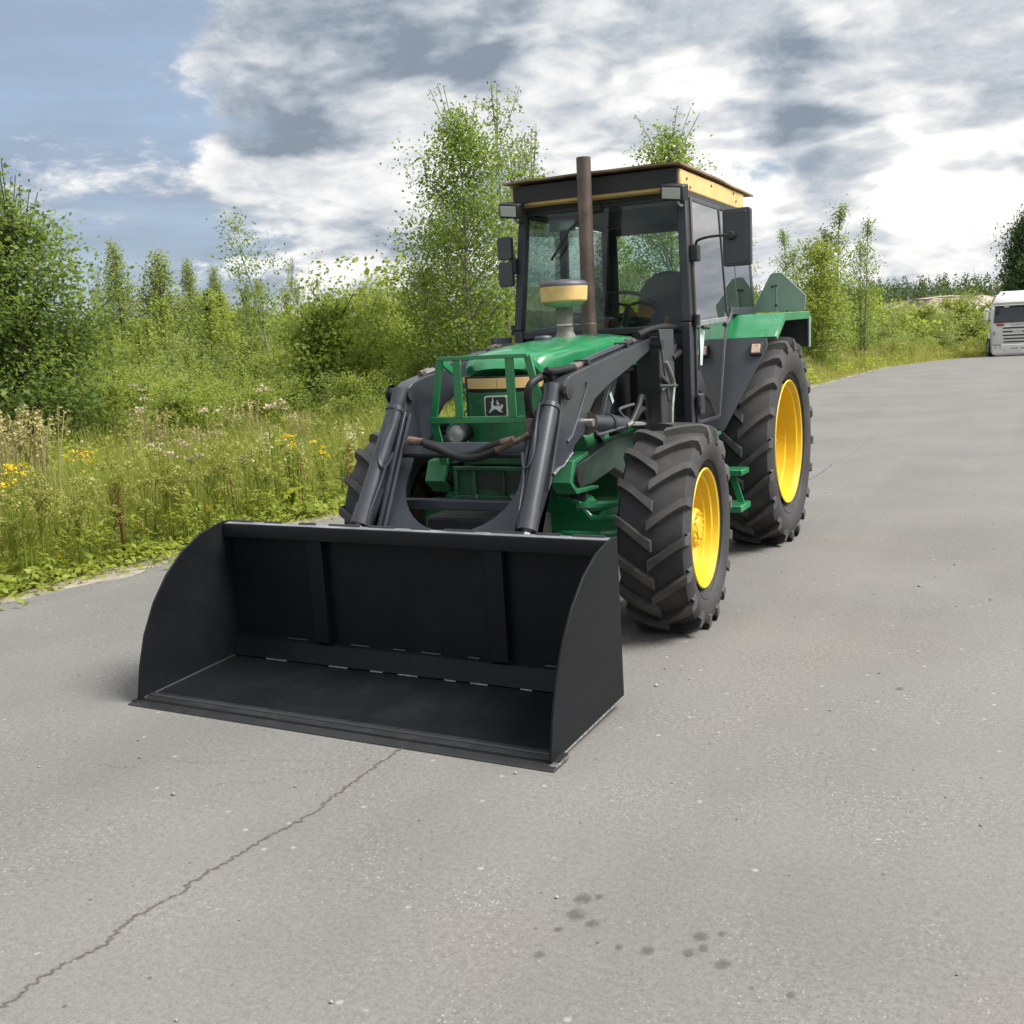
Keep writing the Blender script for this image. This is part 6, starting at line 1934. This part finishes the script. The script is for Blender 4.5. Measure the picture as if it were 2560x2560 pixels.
# ---- single plants that stand out ---------------------------------------------------
def weed_mesh(kind, seed):
    """returns [(part name, mesh)] of one plant, about 1 m tall"""
    rng = np.random.default_rng(seed)
    segs, P, Tn = [], [], []
    leaves = []
    head_m, leaf = None, 0.05
    if kind == 'umbel':
        head_m = UMBEL
        heads = rng.integers(4, 8)
        segs.append(([(0, 0, 0), (0.01, 0.01, 0.5), (0.02, 0.0, 0.85)], [0.012, 0.009, 0.006]))
        for i in range(heads):
            a = rng.uniform(0, 6.28)
            r, z = rng.uniform(0.04, 0.26), rng.uniform(0.70, 1.02)
            segs.append(([(0.01, 0, z * 0.55), (r * 0.5 * math.cos(a), r * 0.5 * math.sin(a), z * 0.8), (r * math.cos(a), r * math.sin(a), z)], [0.006, 0.004, 0.003]))
            R_ = rng.uniform(0.05, 0.11)
            m = 64
            rr, th = R_ * np.sqrt(rng.random(m)), rng.uniform(0, 6.28, m)
            P.append(np.stack([r * math.cos(a) + rr * np.cos(th), r * math.sin(a) + rr * np.sin(th), z + 0.02 - 0.9 * rr ** 2 / R_ + rng.normal(0, 0.006, m)], 1))
            for s_ in range(9):
                b_ = 6.28 * s_ / 9
                segs.append(([(r * math.cos(a), r * math.sin(a), z - 0.06), (r * math.cos(a) + R_ * 0.8 * math.cos(b_), r * math.sin(a) + R_ * 0.8 * math.sin(b_), z)], [0.002, 0.0015]))
        leaf = 0.022
        for i in range(5):
            a, z = rng.uniform(0, 6.28), rng.uniform(0.05, 0.5)
            c = np.array([0.16 * math.cos(a), 0.16 * math.sin(a), z])
            leaves.append(c + rng.normal(0, 0.055, (12, 3)))
    elif kind == 'dock':
        head_m = DOCKM
        for i in range(rng.integers(1, 3)):
            dx, dy = rng.normal(0, 0.05, 2)
            segs.append(([(0, 0, 0), (dx * 0.5, dy * 0.5, 0.5), (dx, dy, 1.0)], [0.010, 0.008, 0.003]))
            m = 240
            z = rng.uniform(0.48, 1.0, m)
            rr = 0.042 * (1.15 - z) / 0.6 + 0.016
            th = rng.uniform(0, 6.28, m)
            P.append(np.stack([dx * z + rr * np.cos(th), dy * z + rr * np.sin(th), z], 1))
        leaf = 0.022
        for i in range(4):
            a = rng.uniform(0, 6.28)
            leaves.append(np.array([0.12 * math.cos(a), 0.12 * math.sin(a), 0.12]) + rng.normal(0, 0.04, (6, 3)))
    elif kind == 'yellow':
        head_m = YFLOWER
        for i in range(8):
            a, r = rng.uniform(0, 6.28), rng.uniform(0.02, 0.20)
            z = rng.uniform(0.75, 1.0)
            x, y = r * math.cos(a), r * math.sin(a)
            segs.append(([(0, 0, 0), (x * 0.4, y * 0.4, 0.5), (x, y, z)], [0.006, 0.005, 0.003]))
            m = 26
            P.append(np.array([x, y, z]) + rng.normal(0, 1, (m, 3)) * np.array([0.028, 0.028, 0.010]))
            leaves.append(np.stack([np.linspace(0, x, 14), np.linspace(0, y, 14), np.linspace(0.1, z * 0.9, 14)], 1) + rng.normal(0, 0.035, (14, 3)))
        leaf = 0.022
    elif kind == 'plume':
        head_m = CREAMY
        for i in range(3):
            a, r = rng.uniform(0, 6.28), rng.uniform(0.02, 0.16)
            z = rng.uniform(0.72, 1.0)
            x, y = r * math.cos(a), r * math.sin(a)
            segs.append(([(0, 0, 0), (x * 0.4, y * 0.4, 0.5), (x, y, z)], [0.007, 0.005, 0.003]))
            m = 40
            t = rng.random(m)
            P.append(np.array([x, y, z - 0.12]) + np.stack([rng.normal(0, 0.030, m) * (1.1 - t), rng.normal(0, 0.030, m) * (1.1 - t), 0.17 * t], 1))
            leaves.append(np.stack([np.linspace(0, x, 16), np.linspace(0, y, 16), np.linspace(0.1, z * 0.85, 16)], 1) + rng.normal(0, 0.05, (16, 3)))
        leaf = 0.026
    elif kind == 'pink':
        head_m = PINKISH
        for i in range(3):
            a, r = rng.uniform(0, 6.28), rng.uniform(0.02, 0.22)
            z = rng.uniform(0.80, 1.0)
            x, y = r * math.cos(a), r * math.sin(a)
            segs.append(([(0, 0, 0), (x * 0.4, y * 0.4, 0.5), (x, y, z)], [0.007, 0.005, 0.003]))
            m = 36
            P.append(np.array([x, y, z]) + rng.normal(0, 1, (m, 3)) * np.array([0.035, 0.035, 0.008]))
            leaves.append(np.stack([np.linspace(0, x, 12), np.linspace(0, y, 12), np.linspace(0.1, z * 0.85, 12)], 1) + rng.normal(0, 0.05, (12, 3)))
        leaf = 0.030
    elif kind == 'straw':
        head_m = STRAW
        for i in range(26):
            a, r = rng.uniform(0, 6.28), rng.uniform(0.0, 0.22)
            x, y = r * math.cos(a), r * math.sin(a)
            dx, dy = rng.normal(0, 0.10, 2)
            z = rng.uniform(0.7, 1.0)
            segs.append(([(x, y, 0), (x + dx * 0.4, y + dy * 0.4, z * 0.6), (x + dx, y + dy, z)], [0.006, 0.005, 0.003]))
            m = 26
            P.append(np.stack([x + dx * np.ones(m), y + dy * np.ones(m), z - 0.16 * rng.random(m)], 1) + rng.normal(0, 0.013, (m, 3)))
        leaf = 0.026
    elif kind == 'broad':
        for i in range(7):
            a = 6.28 * i / 7 + rng.uniform(-0.3, 0.3)
            r, z = rng.uniform(0.25, 0.55), rng.uniform(0.45, 1.0)
            segs.append(([(0, 0, 0), (r * 0.5 * math.cos(a), r * 0.5 * math.sin(a), z * 0.7), (r * math.cos(a), r * math.sin(a), z * 0.8)], [0.02, 0.016, 0.010]))
            leaves.append(np.array([(r * math.cos(a), r * math.sin(a), z * 0.8)]))
    out = []
    v, q = tubes_np([(np.array(a), np.array(b)) for a, b in segs], 4)
    out.append(('stem', np_mesh(kind + '_stem', v, q, np.full(len(q), 0.6))))
    out[-1][1].materials.append(STRAW if kind == 'straw' else (DOCKM if kind == 'dock' else HERB))
    if P:
        P = np.concatenate(P)
        v, q = leaf_quads(rng, P, leaf, 0.8, 0.8)
        me = np_mesh(kind + '_head', v, q, np.clip(rng.normal(0.5, 0.2, len(q)), 0, 1))
        me.materials.append(head_m)
        out.append(('seed_head' if kind in ('dock', 'straw', 'umbel') else 'flower_head', me))
    if leaves:
        L_ = np.concatenate(leaves)
        L_[:, 2] = np.maximum(L_[:, 2], 0.03)
        v, q = leaf_quads(rng, L_, 0.42 if kind == 'broad' else 0.075, 1.4, 0.8 if kind == 'broad' else 0.45)
        me = np_mesh(kind + '_leaf', v, q, np.clip(rng.normal(0.5, 0.15, len(q)), 0, 1))
        me.materials.append(HERB)
        out.append(('foliage', me))
    return out


WEEDS = {k: [weed_mesh(k, 100 + 10 * i + j) for j in range(3)] for i, k in enumerate(('umbel', 'dock', 'yellow', 'plume', 'pink', 'straw', 'broad'))}


def weed(kind, name, loc, h, label, cat, group, wide=1.0):
    e = empty(name, (loc[0], loc[1], terrain_z(loc[0], loc[1]) - 0.01), RNG.uniform(0, 6.28))
    e.scale = (h * wide, h * wide, h)
    for part, me in WEEDS[kind][int(RNG.integers(0, 3))]:
        o = bpy.data.objects.new(part, me)
        COL.objects.link(o)
        o.parent = e
        o['kind'] = 'stuff'
    tag(e, label, cat, group)
    return e


def weed_px(kind, name, px, top, h, label, cat, group, wide=1.0):
    """px, top: where the plant's head shows in the 1932 px view; its height in metres fixes how far it stands"""
    p = onz((px * K, top * K), h - 0.08)
    if p.x > ROAD_L - 0.45:      # keep it off the road: slide it out along its line of sight
        k_ = (ROAD_L - 0.45 - CV.x) / (p.x - CV.x)
        p = CV + (p - CV) * k_
        h = max(0.18, p.z + 0.08)
    return weed(kind, name, p, h, label, cat, group, wide)


for px, top, h, lab in ((222, 915, 0.95, 'red brown dock spike left of the bucket in mid verge'), (565, 868, 0.95, 'red brown dock spike nearest the front tyre'), (437, 895, 0.6, 'short red dock spike between the two tall ones'),
                        (659, 842, 0.8, 'red dock spike just beside the far front tyre')):
    weed_px('dock', 'dock_plant', px, top, h, lab, 'weed', 'dock plants')
for px, top, h, lab in ((12, 872, 0.95, 'dense yellow flower clump at the left picture edge'), (30, 880, 0.85, 'yellow flower clump second from the left picture edge'), (165, 838, 0.9, 'yellow flowers in front of the dark leafy tree'),
                        (145, 845, 0.9, 'pale yellow flowers below the dark leafy tree'), (545, 818, 0.95, 'yellow flowers between the white plumes'), (606, 832, 0.9, 'small yellow flower near the far front tyre'),
                        (110, 1040, 0.35, 'low yellow flowers near the road edge, leftmost'), (125, 1058, 0.30, 'low yellow flowers right above the sandy edge'), (265, 985, 0.4, 'yellow flower left of the bucket corner'),
                        (395, 955, 0.45, 'yellow flowers above the bucket corner'), (65, 1075, 0.25, 'small yellow flower low in the verge'), (300, 950, 0.4, 'yellow flower behind the broad leaves')):
    weed_px('yellow', 'yellow_flower', px, top, h, lab, 'flower', 'yellow flowers of the verge', 0.8)
for px, top, h, lab in ((495, 790, 1.15, 'white plume flower leftmost of the pair'), (540, 800, 1.15, 'white plume flower rightmost of the pair'), (672, 765, 1.2, 'cream plume flower beside the loader cylinder'), (655, 790, 1.1, 'cream plume flower low beside the loader'),
                        (455, 830, 1.0, 'low cream flower left of the plume pair'), (255, 760, 1.1, 'tall pale leafy plume beside the dark leafy tree')):
    weed_px('plume', 'plume_flower', px, top, h, lab, 'flower', 'cream plume flowers')
for px, top, h, lab in ((330, 822, 1.1, 'pinkish flat flower head leftmost in mid meadow'), (275, 832, 1.0, 'pinkish flat flower head near the dark leafy tree'), (355, 830, 1.05, 'pinkish flat flower heads in the meadow middle'), (270, 720, 1.4, 'high pinkish flower head beside the dark leafy tree'),
                        (265, 735, 1.35, 'pale pink flower head below the high one'), (400, 778, 1.3, 'pale flower heads in mid meadow'), (505, 720, 1.5, 'pale flower head high in the scrub')):
    weed_px('pink', 'pink_flower', px, top, h, lab, 'flower', 'pinkish flower heads', 0.7)
for px, top, h, lab in ((8, 760, 1.35, 'tall dry straw clump at the left picture edge'), (42, 765, 1.35, 'tall dry straw clump under the dark leafy tree'), (25, 780, 1.2, 'dry straw clump between the two tall ones')):
    weed_px('straw', 'dry_grass_clump', px, top, h, lab, 'grass clump', 'dry straw clumps')
for px, top, h, lab in ((350, 985, 0.30, 'broad pale green leaves behind the bucket corner, left plant'), (425, 985, 0.30, 'broad pale green leaves behind the bucket corner, right plant'), (555, 905, 0.45, 'broad leaves near the dock spike by the tyre'), (490, 915, 0.4, 'broad leaves in mid verge')):
    weed_px('broad', 'broad_leaf_plant', px, top, h, lab, 'weed', 'broad leaved plants', 0.9)
ru = random.Random(8)
spots = [(10, 930, 0.75), (40, 945, 0.8), (75, 935, 0.8), (95, 925, 0.85), (120, 950, 0.75), (15, 985, 0.55), (60, 1000, 0.5), (180, 940, 0.8), (205, 955, 0.75), (235, 935, 0.8), (270, 905, 0.85), (300, 890, 0.9), (320, 900, 0.85), (345, 880, 0.9), (370, 895, 0.85), (400, 885, 0.9), (430, 880, 0.9), (470, 870, 0.9), (500, 880, 0.85), (530, 890, 0.8), (590, 870, 0.85), (615, 880, 0.8), (640, 860, 0.85), (245, 1000, 0.5), (205, 1010, 0.45), (160, 990, 0.55), (340, 935, 0.6), (450, 920, 0.6), (420, 850, 1.0), (380, 840, 1.0), (310, 850, 1.0), (560, 845, 0.95), (480, 845, 1.0), (210, 880, 0.9), (140, 905, 0.85), (30, 905, 0.9)]
for k in range(14):
    spots.append((ru.uniform(0, 640), ru.uniform(850, 960), ru.uniform(0.55, 0.9)))
for px, top, h in spots:
    ob = weed_px('umbel', 'umbel_weed', px + ru.uniform(-5, 5), top + ru.uniform(-5, 5), h, 'tan umbel weed', 'weed', 'umbel weeds of the verge', ru.uniform(0.8, 1.15))
    PENDING.append((ob, 'tan umbel weed %s, %s' % ('low by the road edge' if top > 965 else 'in mid verge' if top > 900 else 'deep in the verge', 'at the left picture edge' if px < 130 else 'left of the bucket' if px < 330 else 'above the bucket' if px < 520 else 'beside the far front tyre'), px, 'left'))
# pale weeds scattered through the tall grass in front of the scrub
for k in range(26):
    px, kind = 230 + 400 * (k + ru.random()) / 26, ru.choice(['pink', 'plume', 'straw', 'umbel', 'straw'])
    ob = weed(kind, 'meadow_weed', column(px * K, ru.uniform(12.5, 18)), ru.uniform(0.85, 1.15), 'pale weed', 'weed', 'pale weeds in the tall grass', 0.8)
    PENDING.append((ob, '%s in the tall grass before the scrub' % {'pink': 'pinkish flat headed weed', 'plume': 'cream plumed weed', 'straw': 'dry straw coloured weed', 'umbel': 'tan umbel weed'}[kind], px, 'left'))
# tall weeds along the far roadside
for k in range(42):
    y = 22 + 40 * (k / 42.0) + ru.uniform(-0.5, 0.5)
    x = ROAD_L + road_shift(y) - ru.uniform(0.5, 2.2)
    kind = ['pink', 'umbel', 'straw'][k % 3]
    ob = weed(kind, 'roadside_weed', (x, y), ru.uniform(0.7, 1.2), 'dry pale weed', 'weed', 'weeds along the far road edge', 1.2)
    PENDING.append((ob, '%s along the far road edge' % {'pink': 'pinkish flat headed weed', 'umbel': 'tan umbel weed', 'straw': 'dry straw coloured weed'}[kind], y, 'near'))
rank_labels()


# ------------------------------------------------------------------ far away: gravel field, forest
def build_far():
    rng = np.random.default_rng(5)
    g = mat('gravel_field', (0.36, 0.29, 0.25), 0.95, var=0.15, scale=0.3)
    c = column(1790 * K, 150)
    n = 26
    v = [(c.x, c.y, terrain_z(c.x, c.y) + 5.0)]
    for ring, rad, hh in ((0, 9.0, 4.7), (1, 17.0, 3.2), (2, 26.0, -0.6)):
        for i in range(n):
            a = 2 * math.pi * i / n
            r = rad * (1 + 0.10 * math.sin(3 * a) + 0.06 * math.sin(7 * a))
            x, y = c.x + r * math.cos(a) * 0.62, c.y + r * math.sin(a)
            v.append((x, y, terrain_z(x, y) + hh))
    q = [(1 + k * n + i, 1 + k * n + (i + 1) % n, 1 + (k + 1) * n + (i + 1) % n, 1 + (k + 1) * n + i) for k in range(2) for i in range(n)]
    t = [(0, 1 + i, 1 + (i + 1) % n) for i in range(n)]
    me = np_mesh('gravel_field', np.array(v), np.array(q), None, np.array(t))
    me.materials.append(g)
    me.polygons.foreach_set('use_smooth', [True] * len(me.polygons))
    o = bpy.data.objects.new('gravel_bank', me)
    COL.objects.link(o)
    tag(o, 'pinkish bare gravel bank left of the lorry', 'gravel bank', kind='structure')
    # forest: many small spruces and birches in one mass
    V, Q, Tn = [], [], []
    k = 0
    N = 5600
    dep = rng.uniform(240, 420, N)
    px = rng.uniform(-2600, 3400, N)
    for d_, p_ in zip(dep, px):
        loc = column(p_, d_)
        H = max(4.0, CV.z + rng.uniform(0.026, 0.046) * d_ - terrain_z(loc.x, loc.y))
        m = 64
        w = H * rng.uniform(0.13, 0.22)
        zz = rng.random(m) ** 0.9
        rr = w * (1 - zz) ** 0.8 * rng.uniform(0.5, 1.1, m) + 0.15
        th = rng.uniform(0, 6.28, m)
        P = np.stack([loc.x + rr * np.cos(th), loc.y + rr * np.sin(th), terrain_z(loc.x, loc.y) + H * (0.06 + 0.94 * zz)], 1)
        a = rng.normal(size=(m, 3)) * np.array([1, 1, 0.5])
        b = rng.normal(size=(m, 3)) * np.array([0.4, 0.4, 0.9])
        s = (H * 0.060) * (1.25 - zz)
        a *= (s / np.linalg.norm(a, axis=1))[:, None]
        b *= (s / np.linalg.norm(b, axis=1))[:, None]
        V.append(np.stack([P - a, P + b, P + a, P - b], 1).reshape(-1, 3))
        Q.append(k + np.arange(m * 4).reshape(m, 4))
        Tn.append(np.clip(rng.normal(0.45, 0.2) + rng.normal(0, 0.08, m), 0, 1))
        k += m * 4
    me = np_mesh('far_forest', np.concatenate(V), np.concatenate(Q), np.concatenate(Tn))
    stuff_obj('distant_forest', me, LEAF_CONE, 'distant dark forest along the horizon', 'forest')
    # a lighter belt of scrub in front of it
    V, Q, Tn = [], [], []
    k = 0
    for d_, p_ in zip(rng.uniform(60, 170, 2600), rng.uniform(-2400, 3100, 2600)):
        loc = column(p_, d_)
        if abs(loc.x - (road_shift(min(loc.y, 90)) + 0.4)) < 9 and loc.y < 95:
            continue
        H = rng.uniform(1.6, 3.4)
        m = 90
        zz = rng.random(m)
        rr = H * 0.45 * np.sqrt(rng.random(m)) * (1.1 - 0.6 * zz)
        th = rng.uniform(0, 6.28, m)
        P = np.stack([loc.x + rr * np.cos(th), loc.y + rr * np.sin(th), terrain_z(loc.x, loc.y) + H * zz], 1)
        v, q = leaf_quads(rng, P, 0.32, 0.5, 0.8)
        V.append(v)
        Q.append(q + k)
        Tn.append(np.clip(rng.normal(0.5, 0.2) + rng.normal(0, 0.1, m), 0, 1))
        k += len(v)
    me = np_mesh('far_scrub', np.concatenate(V), np.concatenate(Q), np.concatenate(Tn))
    stuff_obj('distant_scrub', me, LEAF_LIGHT, 'distant green scrub in front of the forest', 'scrub')


build_far()
